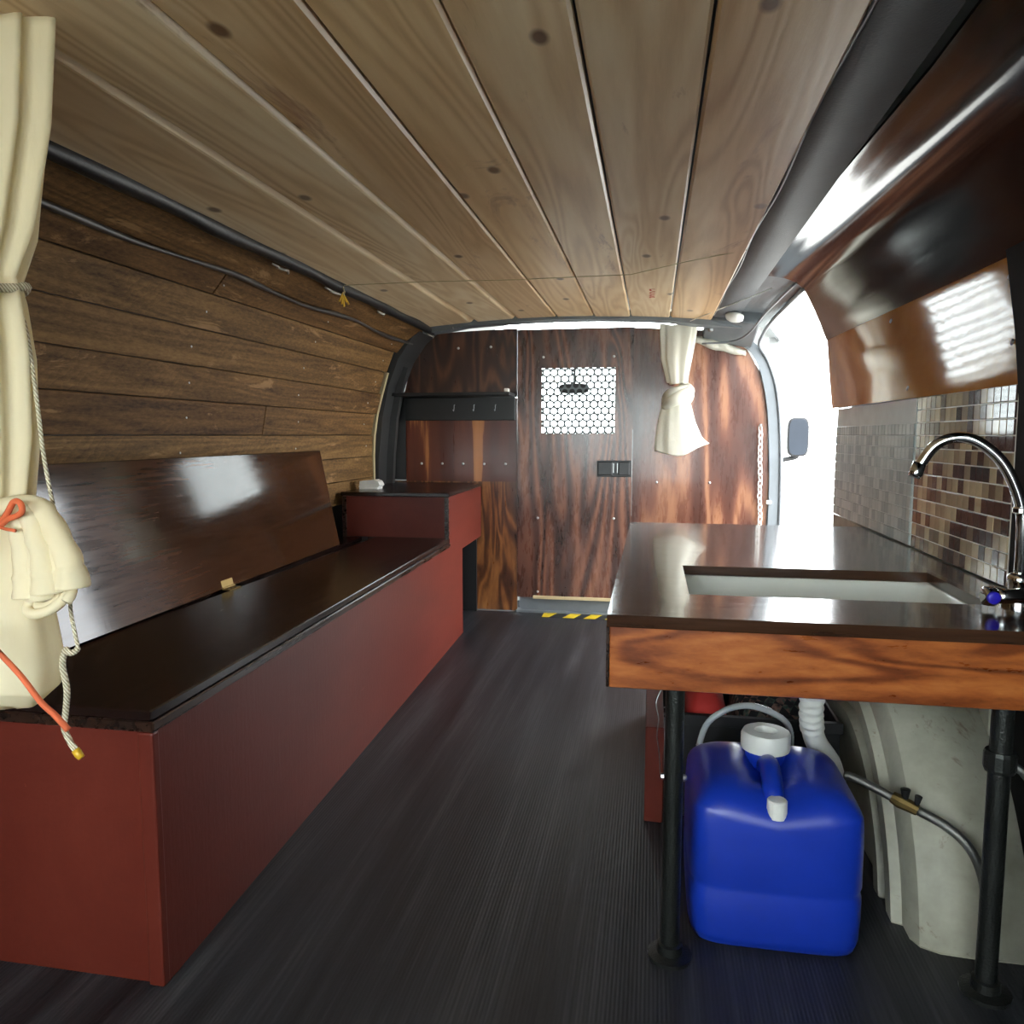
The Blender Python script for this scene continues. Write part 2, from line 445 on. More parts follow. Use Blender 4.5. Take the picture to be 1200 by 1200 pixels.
def mat_glass(name, tint=(0.95, 0.98, 0.97, 1)):
    t = NT(name)
    tr = t.n('ShaderNodeBsdfTransparent'); tr.inputs['Color'].default_value = tint
    gl = t.n('ShaderNodeBsdfGlossy'); gl.inputs['Roughness'].default_value = 0.02
    lw = t.n('ShaderNodeLayerWeight'); lw.inputs['Blend'].default_value = 0.5
    fr = t.math('ADD', t.math('MULTIPLY', t.math('POWER', lw.outputs['Facing'], 5.0), 0.9), 0.04)
    mx = t.n('ShaderNodeMixShader'); t.l(fr, mx.inputs[0]); t.l(tr.outputs[0], mx.inputs[1]); t.l(gl.outputs[0], mx.inputs[2])
    t.l(mx.outputs[0], t.out.inputs['Surface'])
    return t.m
M['glass'] = mat_glass('window_glass')
def mat_vinyl():
    t = NT('clear_vinyl')
    t.base(lin(205, 212, 214)); t.set(Roughness=0.12)
    tr = t.n('ShaderNodeBsdfTransparent'); mx = t.n('ShaderNodeMixShader'); mx.inputs[0].default_value = 0.55
    t.l(t.b.outputs[0], mx.inputs[1]); t.l(tr.outputs[0], mx.inputs[2]); t.l(mx.outputs[0], t.out.inputs['Surface'])
    return t.m
M['vinyl'] = mat_vinyl()
def mat_pattern():
    t = NT('patterned_cloth')
    vo = t.n('ShaderNodeTexChecker'); t.l(t.map((1, 1, 1), rot=(0, 0, 0.7)), vo.inputs['Vector']); vo.inputs['Scale'].default_value = 60
    n = t.noise(t.map((1, 1, 1)), 40, 2)
    c = t.ramp(n, [(0.35, lin(34, 30, 34)), (0.5, lin(120, 90, 80)), (0.6, lin(60, 80, 70)), (0.7, lin(40, 34, 40))])
    t.base(t.mix(vo.outputs['Fac'], c, lin(28, 26, 30))); t.set(Roughness=0.9)
    return t.m
M['pattern'] = mat_pattern()

def screw_mesh(axis='y', r=0.006, mat=None, h=0.003):
    bm = bm_(); s = -1
    lathe(bm, [(r, 0), (r * 0.85, s * h * 0.7), (r * 0.4, s * h)], (0, 0, 0), 8, axis)
    return mesh_of(bm, 'screw_head', mat or M['screw'], True)
SCREW_Y = screw_mesh('y'); SCREW_X = screw_mesh('x', 0.006)

# ------------------------------------------------------------------ profiles of the van walls (x, z)
PL = [(-1.17, 0.0), (-1.185, 0.445), (-1.19, 0.535), (-1.19, 0.625), (-1.19, 0.715), (-1.185, 0.805), (-1.17, 0.895), (-1.147, 0.98),
      (-1.12, 1.07), (-1.087, 1.155), (-1.045, 1.205), (-0.955, 1.268)]
YB = -0.60       # rear opening of the van
YP = 3.42       # partition plane

def sheet(bm, prof, y0, y1, th, out=(1, 0), sub=1):
    # prof: (x,z) list; y0/y1: scalar or list per point; th: thickness along the outward normal
    n = len(prof); Y0 = y0 if isinstance(y0, list) else [y0] * n; Y1 = y1 if isinstance(y1, list) else [y1] * n
    off = []
    for i in range(n):
        a = V(prof[max(i - 1, 0)]); b = V(prof[min(i + 1, n - 1)]); t = (b - a).normalized(); nn = V((t.y, -t.x))
        if nn.dot(V(out)) < 0: nn = -nn
        off.append(V(prof[i]) + nn * th)
    rings = []
    for i in range(n):
        p, q = prof[i], off[i]
        rings.append([bm.verts.new((p[0], Y0[i], p[1])), bm.verts.new((p[0], Y1[i], p[1])), bm.verts.new((q[0], Y1[i], q[1])), bm.verts.new((q[0], Y0[i], q[1]))])
    skin(bm, rings, True)

def shear_x(y): return -0.040 * (max(y, 1.15) - 1.9)          # the lining stands a little out of parallel
def sheetg(bm, prof, y0, y1, th, out, ny=8):
    n = len(prof); off = []
    for i in range(n):
        a = V(prof[max(i - 1, 0)]); b = V(prof[min(i + 1, n - 1)]); t = (b - a).normalized(); nn = V((t.y, -t.x))
        if nn.dot(V(out)) < 0: nn = -nn
        off.append(V(prof[i]) + nn * th)
    grid = []
    for P in (prof, off):
        rows = []
        for i in range(n):
            ys = [y0 + (1.15 - y0) * k / 2 for k in range(2)] if y0 < 1.15 else []
            st = max(y0, 1.15)
            ys = ys + [st + (y1[i] - st) * k / ny for k in range(ny + 1)]
            rows.append([bm.verts.new((P[i][0] + shear_x(y), y, P[i][1])) for y in ys])
        grid.append(rows)
    A, B_ = grid; m = len(A[0])
    for i in range(n - 1):
        for k in range(m - 1):
            bm.faces.new((A[i][k], A[i][k + 1], A[i + 1][k + 1], A[i + 1][k])); bm.faces.new((B_[i][k], B_[i + 1][k], B_[i + 1][k + 1], B_[i][k + 1]))
    for i in range(n - 1):
        for k in (0, m - 1): bm.faces.new((A[i][k], A[i + 1][k], B_[i + 1][k], B_[i][k]))
    for k in range(m - 1):
        for i in (0, n - 1): bm.faces.new((A[i][k], A[i][k + 1], B_[i][k + 1], B_[i][k]))

# ================================================================== STRUCTURE
# ---- ground outside
bm = bm_(); box(bm, (-40, -40, -0.75), (40, 40, -0.65)); struct(finish('ground', bm, M['concrete'], origin=(0, 0, -0.65)))

# ---- floor
bm = bm_(); box(bm, (-1.2, YB, -0.05), (0.63, 3.40, 0.0)); floor = struct(finish('floor', bm, M['floor'], origin=(0, 0, 0)))

# ---- left wall: body skin + planks
bm = bm_()
sheet(bm, [(x - 0.014, z) for x, z in PL], YB - 0.02, 4.75, 0.02, (-1, 0.2))
wall_left = struct(finish('wall_left', bm, M['darkmetal'], origin=(-1.2, 0, 0)))
nail_bm = bm_(); lathe(nail_bm, [(0.0032, 0), (0.0028, 0.001), (0.001, 0.0016)], (0, 0, 0), 6, 'x'); NAIL = mesh_of(nail_bm, 'nail', M['screw'], True)
for i in range(2, len(PL) - 1):
    p0, p1 = V(PL[i]), V(PL[i + 1]); t = (p1 - p0).normalized(); nrm = V((t.y, -t.x))      # inward (+x)
    a, b = p0 + t * 0.0011, p1 - t * 0.0011
    tw = rnd.uniform(-0.0015, 0.0015)
    spans = [(YB, 3.15 + rnd.uniform(-0.015, 0.015))]
    if i == 9: spans = [(YB, 1.79), (1.793, 3.2)]
    if i >= 10: spans = [(YB, 3.26)]
    if i == 5: spans = [(YB, 2.2), (2.203, 3.14)]
    if i == 3: spans = [(YB, 2.35), (2.353, 3.16)]
    for (ya, yb) in spans:
        bm = bm_()
        f0, f1 = a + nrm * (0.002 + tw), b + nrm * (0.002 - tw); g0, g1 = a - nrm * 0.011, b - nrm * 0.011
        hexa(bm, [(g0.x, ya, g0.y), (f0.x, ya, f0.y), (g0.x, yb, g0.y), (f0.x, yb, f0.y),
                  (g1.x, ya, g1.y), (f1.x, ya, f1.y), (g1.x, yb, g1.y), (f1.x, yb, f1.y)], 0.0016)
        finish('plank', bm, M['plank'], wall_left)
    if 4 <= i <= 9:
        for yy in (1.05, 1.78, 2.42, 3.06):
            q = p0.lerp(p1, 0.5) + nrm * 0.0022
            piece('nail', NAIL, (q.x, yy + rnd.uniform(-0.03, 0.03), q.y), wall_left)
# pale edge of the wall lining and the dark rib behind it
bm = bm_(); sheet(bm, [(x + 0.004, z) for x, z in PL[2:9]], 3.165, 3.185, 0.03, (-1, 0)); finish('lining_edge', bm, M['edge_foam'], wall_left)
bm = bm_()
sheet(bm, [(-1.178, 0.0), (-1.18, 0.55), (-1.172, 0.72), (-1.155, 0.88), (-1.125, 1.02), (-1.08, 1.13), (-1.02, 1.215), (-0.96, 1.265)], 3.20, 3.44, 0.03, (-1, 0.2))
sheet(bm, [(-1.15, 0.55), (-1.14, 0.72), (-1.125, 0.88), (-1.1, 1.0), (-1.07, 1.1)], 3.30, 3.33, 0.04, (-1, 0.2))
finish('body_rib', bm, M['darkmetal'], wall_left)

# ---- roof skin and ceiling boards
def zc(x): return 1.290 - 0.032 * ((x + 0.36) / 0.6) ** 2
bm = bm_()
rp = [(-1.14, 1.22), (-0.98, 1.305), (-0.7, 1.34), (-0.35, 1.355), (0.0, 1.355), (0.3, 1.35), (0.505, 1.338)]
sheet(bm, rp, YB - 0.02, 3.5, 0.015, (0, 1))
ceiling = struct(finish('ceiling', bm, M['darkmetal'], origin=(0, 0, 1.3)))
XB = [-0.938, -0.737, -0.566, -0.399, -0.245, -0.097, 0.060, 0.224]
for i in range(len(XB) - 1):
    xa, xb = XB[i] + 0.0022, XB[i + 1] - 0.0022
    za, zb = zc(xa), zc(xb); zj = rnd.uniform(-0.0015, 0.0015)
    bm = bm_(); ye = 3.21 + rnd.uniform(-0.004, 0.004)
    xe = -0.075 if i == 0 else 0.0       # the first board widens towards the front
    hexa(bm, [(xa, YB, za + zj), (xb, YB, zb + zj), (xa + xe * 0.4, ye, za + zj), (xb + (-0.02 if i == 0 else (-0.012 if i == 1 else 0)), ye, zb + zj),
              (xa, YB, za + 0.018), (xb, YB, zb + 0.018), (xa + xe * 0.4, ye, za + 0.018), (xb, ye, zb + 0.018)], 0.0045)
    finish('ceiling_board', bm, M['ceil'], ceiling)
# faint red grade stamp on one board
fc = bpy.data.curves.new('stamp_text', 'FONT'); fc.body = 'Dooa'; fc.size = 0.075; fc.extrude = 0.0002
fo = bpy.data.objects.new('stamp_tmp', fc); COL.objects.link(fo)
dg = bpy.context.evaluated_depsgraph_get(); me = bpy.data.meshes.new_from_object(fo.evaluated_get(dg)); bpy.data.objects.remove(fo)
me.materials.append(M['redstamp'])
st = piece('grade_stamp', me, (-0.020, 2.60, 1.2795), ceiling, (math.pi, 0, math.radians(90))); st['label'] = 'faded red ink grade stamp'
# grey roof bow across the front end of the boards
bm = bm_()
n = 14
lo_, hi_ = [], []
for k in range(n + 1):
    x = -0.975 + (0.34 + 0.975) * k / n; z = zc(x) - (0.004 if abs(x + .36) < .5 else 0.012)
    lo_.append((x, z - 0.006)); hi_.append((x, z + 0.03))
prism(bm, lo_ + hi_[::-1], 3.215, 3.30, 'y')
finish('roof_bow', bm, M['greymetal'], ceiling)
# small hook in the bow
bm = bm_(); tube(bm, catmull([(-0.276, 3.25, 1.285), (-0.276, 3.25, 1.268), (-0.27, 3.245, 1.258), (-0.262, 3.245, 1.264)], 4), 0.0022, 6)
finish('hook', bm, M['steel'], ceiling, True)
bm = bm_(); tube(bm, catmull([(-0.84, 3.22, 1.272), (-0.84, 3.215, 1.256), (-0.835, 3.21, 1.25)], 4), 0.002, 6)
finish('hook', bm, M['steel'], ceiling, True)

# ---- right wall
XR = 0.585
bm = bm_()
RP = [(0.600, 0.0), (0.604, 0.55), (0.612, 0.80), (0.622, 0.93), (0.616, 1.02), (0.600, 1.10), (0.565, 1.19), (0.525, 1.268), (0.44, 1.318), (0.33, 1.325)]
sheet(bm, RP, YB - 0.02, [2.66, 2.66, 2.66, 2.59, 2.57, 2.54, 2.52, 2.48, 2.46, 2.46], 0.05, (1, 0.3))
wall_right = struct(finish('wall_right', bm, M['skin'], origin=(0.6, 0, 0)))
# painted lower body side under the counter, with its folded seams
bm = bm_(); sheet(bm, [(0.588, 0.0), (0.588, 0.548)], 1.30, 2.66, 0.008, (1, 0)); finish('lower_body_side', bm, M['whitemetal'], wall_right)
bm = bm_(); box(bm, (0.574, 1.395, 0.0), (0.588, 1.445, 0.46), 0.005, 2); finish('body_seam', bm, M['whitemetal'], wall_right)
# black rear corner lining, nearer than the brown board
bm = bm_(); sheet(bm, [(0.585, 0.0), (0.584, 0.60), (0.583, 0.86), (0.571, 0.97), (0.558, 1.05), (0.550, 1.10)], YB, 1.385, 0.008, (1, 0.2))
finish('corner_lining', bm, M['charcoal'], wall_right)
# brown hardboard
BP = [(0.5835, 0.8895), (0.5765, 0.94), (0.5685, 0.99), (0.5595, 1.04), (0.5485, 1.094)]
bm = bm_(); bpp = [(0.625, 0.8893), (0.60, 0.8894)] + [tuple(p) for p in (q.to_2d() for q in catmull([(x, z, 0) for x, z in BP], 5))] + [(0.5465, 1.104)]
sheetg(bm, bpp, 1.39, [2.59] * 2 + [2.59 - 0.05 * (k / 20) ** 2 for k in range(21)] + [2.535], 0.004, (1, 0.3))
brown = finish('hardboard_panel', bm, M['brown'], wall_right); autosmooth(brown, 50)
for (yy, k) in ((1.42, 0.86), (1.98, 0.9), (1.44, 0.35), (1.93, 0.12)):
    zz = 0.889 + (1.094 - 0.889) * k
    for a, b in zip(BP, BP[1:]):
        if a[1] <= zz <= b[1]: xx = a[0] + (b[0] - a[0]) * (zz - a[1]) / (b[1] - a[1])
    s_ = piece('screw', SCREW_X, (xx - 0.0005 + shear_x(yy), yy, zz), brown, (0, 0.25, 0))
# black glossy upper panel that bends over to the ceiling
UP = [(0.5465, 1.095), (0.515, 1.163), (0.480, 1.228), (0.455, 1.256), (0.415, 1.275), (0.365, 1.283), (0.322, 1.286)]
UPs = [(q.x, q.y) for q in catmull([(x, z, 0) for x, z in UP], 6)]
m = len(UPs)
bm = bm_(); sheetg(bm, UPs, YB, [2.54 - 0.07 * (k / (m - 1)) for k in range(m)], 0.006, (1, 0.6))
autosmooth(finish('upper_panel', bm, M['black_panel'], wall_right), 50)
# grey vinyl strip between ceiling boards and panel, with its pale welt
bm = bm_(); sheet(bm, [(0.330, 1.279), (0.30, 1.272), (0.262, 1.268), (0.231, 1.272), (0.222, 1.284)], YB, 3.22, 0.005, (0, 1))
autosmooth(finish('vinyl_strip', bm, M['greyvinyl'], wall_right), 60)
bm = bm_(); tube(bm, catmull([(0.226 + 0.003 * math.sin(y * 9), y, 1.2725 + 0.0015 * math.sin(y * 7)) for y in [-0.55 + 0.1 * k for k in range(38)]], 3), 0.0032, 6)
finish('welt', bm, M['rubber'], wall_right, True)

# ---- side door opening: header, pillar, weatherstrips
door_side = struct(empty('trim_1', (0.45, 3.0, 1.2)))
bm = bm_()
sheet(bm, [(0.318, 1.287), (0.36, 1.284), (0.405, 1.276), (0.445, 1.255)], [2.48, 2.48, 2.49, 2.50], [3.44, 3.44, 3.44, 3.44], 0.03, (0.3, 1))
finish('door_header', bm, M['greymetal'], door_side)
bm = bm_()
# front part of the header, dropping to the pillar
hexa(bm, [(0.20, 3.22, 1.262), (0.40, 3.16, 1.235), (0.20, 3.415, 1.215), (0.40, 3.415, 1.165), (0.20, 3.22, 1.30), (0.43, 3.16, 1.29), (0.20, 3.415, 1.30), (0.43, 3.415, 1.27)], 0.004)
finish('header_corner', bm, M['greymetal'], door_side)
bm = bm_()
pil = [(0.535, -0.05), (0.545, 0.5), (0.54, 0.75), (0.525, 0.93), (0.495, 1.07), (0.455, 1.15), (0.40, 1.20)]
pls = [(q.x, q.y) for q in catmull([(x, z, 0) for x, z in pil], 5)]
inn = [(x - 0.055, z) for x, z in pls]
prism(bm, pls + inn[::-1], 3.40, 3.46, 'y')
finish('door_pillar', bm, M['greymetal'], door_side)
for dx, r in ((0.0, 0.007), (-0.022, 0.004)):
    bm = bm_()
    path = [(0.434 + dx * 0.7, 2.50, 1.264), (0.43 + dx, 2.75, 1.258), (0.415 + dx, 3.0, 1.245), (0.385 + dx, 3.2, 1.212 + dx * .4), (0.335 + dx, 3.34, 1.19), (0.22 + dx, 3.39, 1.19)]
    if dx == 0.0:
        path = [(0.446, 2.50, 1.25), (0.443, 2.8, 1.246), (0.433, 3.1, 1.232), (0.428, 3.30, 1.205), (0.43, 3.38, 1.175), (0.47, 3.395, 1.11), (0.51, 3.395, 0.98), (0.532, 3.395, 0.75), (0.537, 3.395, 0.4), (0.53, 3.395, 0.0)]
    tube(bm, catmull(path, 5), r, 8); finish('weatherstrip', bm, M['rubber'], door_side, True)

# ---- partition with plywood panels
wall_front = struct(empty('wall_front', (-0.4, YP, 0)))
def panel(name, poly, mat, th=0.014, y=YP):
    bm = bm_(); prism(bm, poly, y, y + th, 'y')
    return finish(name, bm, mat, wall_front)
pt = panel('plywood_panel', [(-1.135, 0.975), (-0.6005, 0.975), (-0.6005, 1.277), (-0.97, 1.264), (-1.03, 1.215), (-1.09, 1.12), (-1.12, 1.02)], M['ply_dark'])
pm = panel('plywood_panel', [(-1.122, 0.595), (-0.6005, 0.595), (-0.6005, 0.971), (-1.122, 0.971)], M['ply_red'])
pl = panel('plywood_panel', [(-1.19, -0.045), (-0.6005, -0.045), (-0.6005, 0.595), (-1.19, 0.595)], M['ply_low'])
pr = panel('plywood_panel', [(-0.0885, -0.045), (0.475, -0.045), (0.49, 0.6), (0.475, 0.93), (0.44, 1.07), (0.385, 1.165), (0.30, 1.225), (0.2, 1.25), (-0.0885, 1.268)], M['ply_right'])
for x in (-0.87, -0.72): piece('screw', SCREW_Y, (x, YP - 0.0005, 1.195 if x < -.8 else 1.198), pt)
for k in range(5): piece('screw', SCREW_Y, (-1.048 + 0.0985 * k, YP - 0.0005, 0.675), pm)
for x, z in ((0.02, 0.6), (0.245, 0.6)): piece('screw', SCREW_Y, (x, YP - 0.0005, z), pr)
bm = bm_(); box(bm, (-1.20, YP + 0.001, 0.60), (-1.123, YP + 0.014, 1.0)); finish('filler_strip', bm, M['darkmetal'], wall_front)

# ---- the cab door with its perforated window
door = struct(empty('door_1', (-0.34, YP, 0.07)))
DX0, DX1, DZ0, DZ1 = -0.599, -0.087, 0.068, 1.270
WX0, WX1, WZ0, WZ1 = -0.490, -0.166, 0.812, 1.100
bm = bm_()
xs = [DX0, WX0, WX1, DX1]; zs = [DZ0, WZ0, WZ1, DZ1]
vf = {}
for j, y in enumerate((YP - 0.004, YP + 0.014)):
    for a in range(4):
        for b in range(4): vf[(a, b, j)] = bm.verts.new((xs[a], y, zs[b]))
for a in range(3):
    for b in range(3):
        if (a, b) == (1, 1): continue
        for j in (0, 1): bm.faces.new([vf[(a, b, j)], vf[(a + 1, b, j)], vf[(a + 1, b + 1, j)], vf[(a, b + 1, j)]])
for loop in ([(0, 0), (1, 0), (2, 0), (3, 0), (3, 1), (3, 2), (3, 3), (2, 3), (1, 3), (0, 3), (0, 2), (0, 1)], [(1, 1), (2, 1), (2, 2), (1, 2)]):
    for p, q in zip(loop, loop[1:] + loop[:1]): bm.faces.new([vf[p + (0,)], vf[q + (0,)], vf[q + (1,)], vf[p + (1,)]])
door_panel = finish('door_panel', bm, M['ply_door'], door)
for x, z in ((-0.482, 1.148), (-0.172, 1.146), (-0.505, 0.433), (-0.165, 0.437), (-0.505, 0.095)): piece('screw', SCREW_Y, (x, YP - 0.0045, z), door_panel)
# perforated plate behind the opening
bm = bm_(); P = 0.0325; RH = P * math.sqrt(3) / 2; HR = 0.0129; seg = 12
row = 0; z = WZ0 - 0.012
while z < WZ1 + 0.02:
    x = WX0 - 0.012 + (P / 2 if row % 2 else 0)
    while x < WX1 + 0.02:
        outer = []; inner = []
        for k in range(seg):
            a = math.radians(90 + 30 * k)
            Rr = P / math.sqrt(3) if k % 2 == 0 else P / 2
            outer.append((x + Rr * math.cos(a), YP + 0.016, z + Rr * math.sin(a))); inner.append((x + HR * math.cos(a), YP + 0.016, z + HR * math.sin(a)))
        o_ = [bm.verts.new(q) for q in outer]; i_ = [bm.verts.new(q) for q in inner]
        for k in range(seg): bm.faces.new((o_[k], o_[(k + 1) % seg], i_[(k + 1) % seg], i_[k]))
        x += P
    z += RH; row += 1
bmesh.ops.remove_doubles(bm, verts=bm.verts[:], dist=0.0004)
plate = finish('perforated_plate', bm, M['meshplate'], door)
sm = plate.modifiers.new('thick', 'SOLIDIFY'); sm.thickness = 0.0016; sm.offset = 0
# latch
latch = None
bm = bm_(); box(bm, (-0.240, YP - 0.010, 0.622), (-0.090, YP - 0.004, 0.694), 0.002)
latch = finish('latch', bm, M['black'], door)
bm = bm_(); box(bm, (-0.236, YP - 0.022, 0.63), (-0.172, YP - 0.010, 0.688), 0.003); finish('latch_body', bm, M['black'], latch)
bm = bm_(); box(bm, (-0.146, YP - 0.020, 0.63), (-0.098, YP - 0.010, 0.688), 0.003); finish('latch_keeper', bm, M['black'], latch)
for x in (-0.169, -0.152): 
    bm = bm_(); box(bm, (x, YP - 0.018, 0.64), (x + 0.003, YP - 0.010, 0.682)); finish('latch_edge', bm, M['steel'], latch)
bm = bm_(); box(bm, (-0.0880, YP - 0.005, 0.45), (-0.0866, YP - 0.001, 0.83)); finish('edge_strip', bm, M['steel'], door)
# threshold under the door: grey sill, pale batten, hazard tape
sill = struct(empty('trim_2', (-0.35, 3.41, 0)))
bm = bm_(); prism(bm, [(-0.59, 0.07), (-0.59, 0.025), (-0.585, 0.014), (-0.575, 0.009), (-0.05, 0.009), (-0.05, 0.07)], YP + 0.002, YP + 0.03, 'y'); finish('sill_face', bm, M['greymetal'], sill)
bm = bm_(); box(bm, (-0.605, 3.40, -0.03), (0.5, 3.46, 0.009), 0.002); finish('sill_tread', bm, M['greymetal'], sill)
bm = bm_(); box(bm, (-0.525, YP - 0.012, 0.063), (-0.10, YP - 0.004, 0.077), 0.001); finish('batten', bm, M['pale_wood'], sill)
bm = bm_(); box(bm, (-0.472, 3.318, 0.0), (-0.10, 3.398, 0.0015)); tape = finish('hazard_tape', bm, M['tape_black'], sill)
for k in range(4):
    x = -0.472 + 0.093 * k; sl = 0.034
    bm = bm_(); w = 0.05 if k else 0.032
    prism(bm, [(x, 3.318), (x + w, 3.318), (x + w + sl * .8, 3.398), (x + sl * .8 * (1 if k else 0), 3.398)], 0.0015, 0.0021, 'z'); finish('yellow_stripe', bm, M['yellow'], tape)
bm = bm_(); tube(bm, [(-1.1, 3.405, 0.003), (-0.605, 3.405, 0.003)], 0.003, 6); finish('sill_edge', bm, M['rubber'], sill)

# ---- unseen rear doors added to cut light from behind; window sizes set the fill
bm = bm_(); W1, W2 = (-1.10, -0.37), (-0.25, 0.40)
xs = [-1.19, W1[0], W1[1], W2[0], W2[1], 0.60]; zs = [-0.05, 0.50, 1.20, 1.33]
for a in range(5):
    for b in range(3):
        if b == 1 and a in (1, 3): continue
        box(bm, (xs[a], YB - 0.05, zs[b]), (xs[a + 1], YB, zs[b + 1]))
struct(finish('wall_back_added', bm, M['darkmetal']))
for i, w in enumerate((W1, W2)):
    bm = bm_(); box(bm, (w[0], YB - 0.03, 0.50), (w[1], YB - 0.025, 1.20)); struct(finish('window_%d' % (i + 2), bm, M['glass']))  # added panes behind the camera, sized to brighten the rear end

# ---- cab in front of the partition
bm = bm_(); prism(bm, [(3.44, 1.30), (4.28, 1.36), (4.30, 1.385), (3.44, 1.46), (3.44, 1.44), (3.5, 1.42), (4.0, 1.40), (3.5, 1.40)], -1.1, 0.6, 'x'); bm.free()
bm = bm_(); sheet(bm, [(-1.16, 1.20), (-1.05, 1.33), (-0.8, 1.41), (-0.3, 1.43), (0.2, 1.41), (0.42, 1.33), (0.52, 1.20)], 3.43, 4.25, 0.02, (0, 1))
struct(finish('ceiling_cab', bm, M['headliner']))
bm = bm_(); box(bm, (-1.20, 4.45, 0.60), (0.49, 4.85, 0.76), 0.03, 2); struct(finish('wall_dashboard', bm, M['blackmat']))
bm = bm_(); box(bm, (-1.2, 4.78, -0.3), (0.49, 4.85, 0.60)); struct(finish('wall_cab_front', bm, M['skin']))
bm = bm_(); box(bm, (-1.2, 3.46, -0.3), (0.49, 4.85, -0.25)); struct(finish('floor_cab', bm, M['blackmat']))
bm = bm_(); prism(bm, [(3.48, -0.5), (4.85, -0.5), (4.85, 0.72), (3.48, 0.76)], 0.49, 0.54, 'x')
prism(bm, [(3.48, 0.7), (3.60, 0.7), (3.62, 1.22), (3.48, 1.22)], 0.48, 0.53, 'x')
prism(bm, [(4.80, 0.72), (4.88, 0.72), (4.33, 1.30), (4.25, 1.30)], 0.48, 0.53, 'x')
struct(finish('wall_cab_right', bm, M['skin']))
bm = bm_(); prism(bm, [(4.80, 0.72), (4.88, 0.72), (4.33, 1.30), (4.25, 1.30)], -1.2, -1.13, 'x'); struct(finish('wall_cab_left', bm, M['skin']))
bm = bm_(); hexa(bm, [(-1.13, 4.82, 0.75), (0.48, 4.82, 0.75), (-1.13, 4.826, 0.75), (0.48, 4.826, 0.75), (-1.10, 4.26, 1.36), (0.45, 4.26, 1.36), (-1.10, 4.266, 1.36), (0.45, 4.266, 1.36)])
struct(finish('window_1', bm, M['glass']))

# ================================================================== THINGS
# ---- storage bench along the left wall
def fx(y): return -0.690 - 0.030 * (y - 0.945)          # front line of the bench, slightly out of square
BY0, BY1, BY2 = 0.945, 2.765, 3.405
bench = thing('storage_bench', (-0.9, 2.0, 0), 'long brick-red storage bench with dark hinged lid along the plank wall', 'bench')
bm = bm_()
th = 0.016
outl = [(BY0, 0.0), (3.0, 0.0), (3.0, 0.348), (BY2 - .008, 0.348), (BY2 - .008, 0.574), (BY1, 0.574), (BY1, 0.386), (BY0, 0.386)]
A = [bm.verts.new((fx(y), y, z)) for y, z in outl]; Bq = [bm.verts.new((fx(y) - th, y, z)) for y, z in outl]
bm.faces.new(A); bm.faces.new(Bq[::-1])
for i in range(len(outl)): bm.faces.new((A[i], Bq[i], Bq[(i + 1) % len(outl)], A[(i + 1) % len(outl)]))
finish('front_panel', bm, M['red'], bench)
bm = bm_(); box(bm, (-1.165, BY0 + 0.004, 0.0), (fx(BY0) - th, BY0 + 0.02, 0.386)); finish('end_panel', bm, M['red'], bench)
bm = bm_(); box(bm, (fx(BY0) - 0.024, BY0 - 0.004, 0.0), (fx(BY0) + 0.001, BY0 + 0.012, 0.385), 0.003, 2); finish('corner_trim', bm, M['red'], bench)
def slab(name, y0, y1, xo, xback, z0, z1, mat, bev=0.002):
    bm = bm_()
    hexa(bm, [(xback, y0, z0), (fx(y0) + xo, y0, z0), (xback, y1, z0), (fx(y1) + xo, y1, z0), (xback, y0, z1), (fx(y0) + xo, y0, z1), (xback, y1, z1), (fx(y1) + xo, y1, z1)], bev)
    return finish(name, bm, mat, bench)
slab('lid_frame', BY0 - 0.008, BY1 - 0.002, 0.006, -1.16, 0.387, 0.4025, M['dark_edge'])
slab('lid', BY0 - 0.010, BY1 - 0.004, 0.004, -1.030, 0.4045, 0.420, M['lid'])
slab('rear_rail', BY0 - 0.010, BY1 - 0.004, -0.3425, -1.16, 0.4035, 0.4185, M['lid'])
# leaning backrest board
bm = bm_()
b0, b1 = (-1.020, 0.4215), (-1.088, 0.752)
dy = -0.056
hexa(bm, [(b0[0] - .016, BY0 - .005, b0[1]), (b0[0], BY0 - .005, b0[1]), (b0[0] - .016 + dy, 2.525, b0[1]), (b0[0] + dy, 2.525, b0[1]),
          (b1[0] - .016, BY0 - .005, b1[1] - .003), (b1[0], BY0 - .005, b1[1]), (b1[0] - .016 + dy, 2.53, b1[1] - .003), (b1[0] + dy, 2.53, b1[1])], 0.002)
finish('backrest', bm, M['backrest'], bench)
# hinge
for yy in (1.75,):
    bm = bm_()
    box(bm, (-1.047, yy - 0.026, 0.4205), (-1.027, yy + 0.026, 0.4222)); prism(bm, [(-1.049, 0.424), (-1.047, 0.424), (-1.051, 0.443), (-1.053, 0.443)], yy - 0.026, yy + 0.026, 'y')
    tube(bm, [(-1.046, yy - 0.027, 0.4245), (-1.046, yy + 0.027, 0.4245)], 0.003, 8)
    hg = finish('hinge', bm, M['brass'], bench); hg['label'] = 'small brass hinge'
    for k in (-0.018, 0, 0.018):
        bm = bm_(); lathe(bm, [(0.0034, 0.4225), (0.002, 0.4238)], (-1.034, yy + k, 0), 8); finish('hinge_screw', bm, M['screw'], hg)
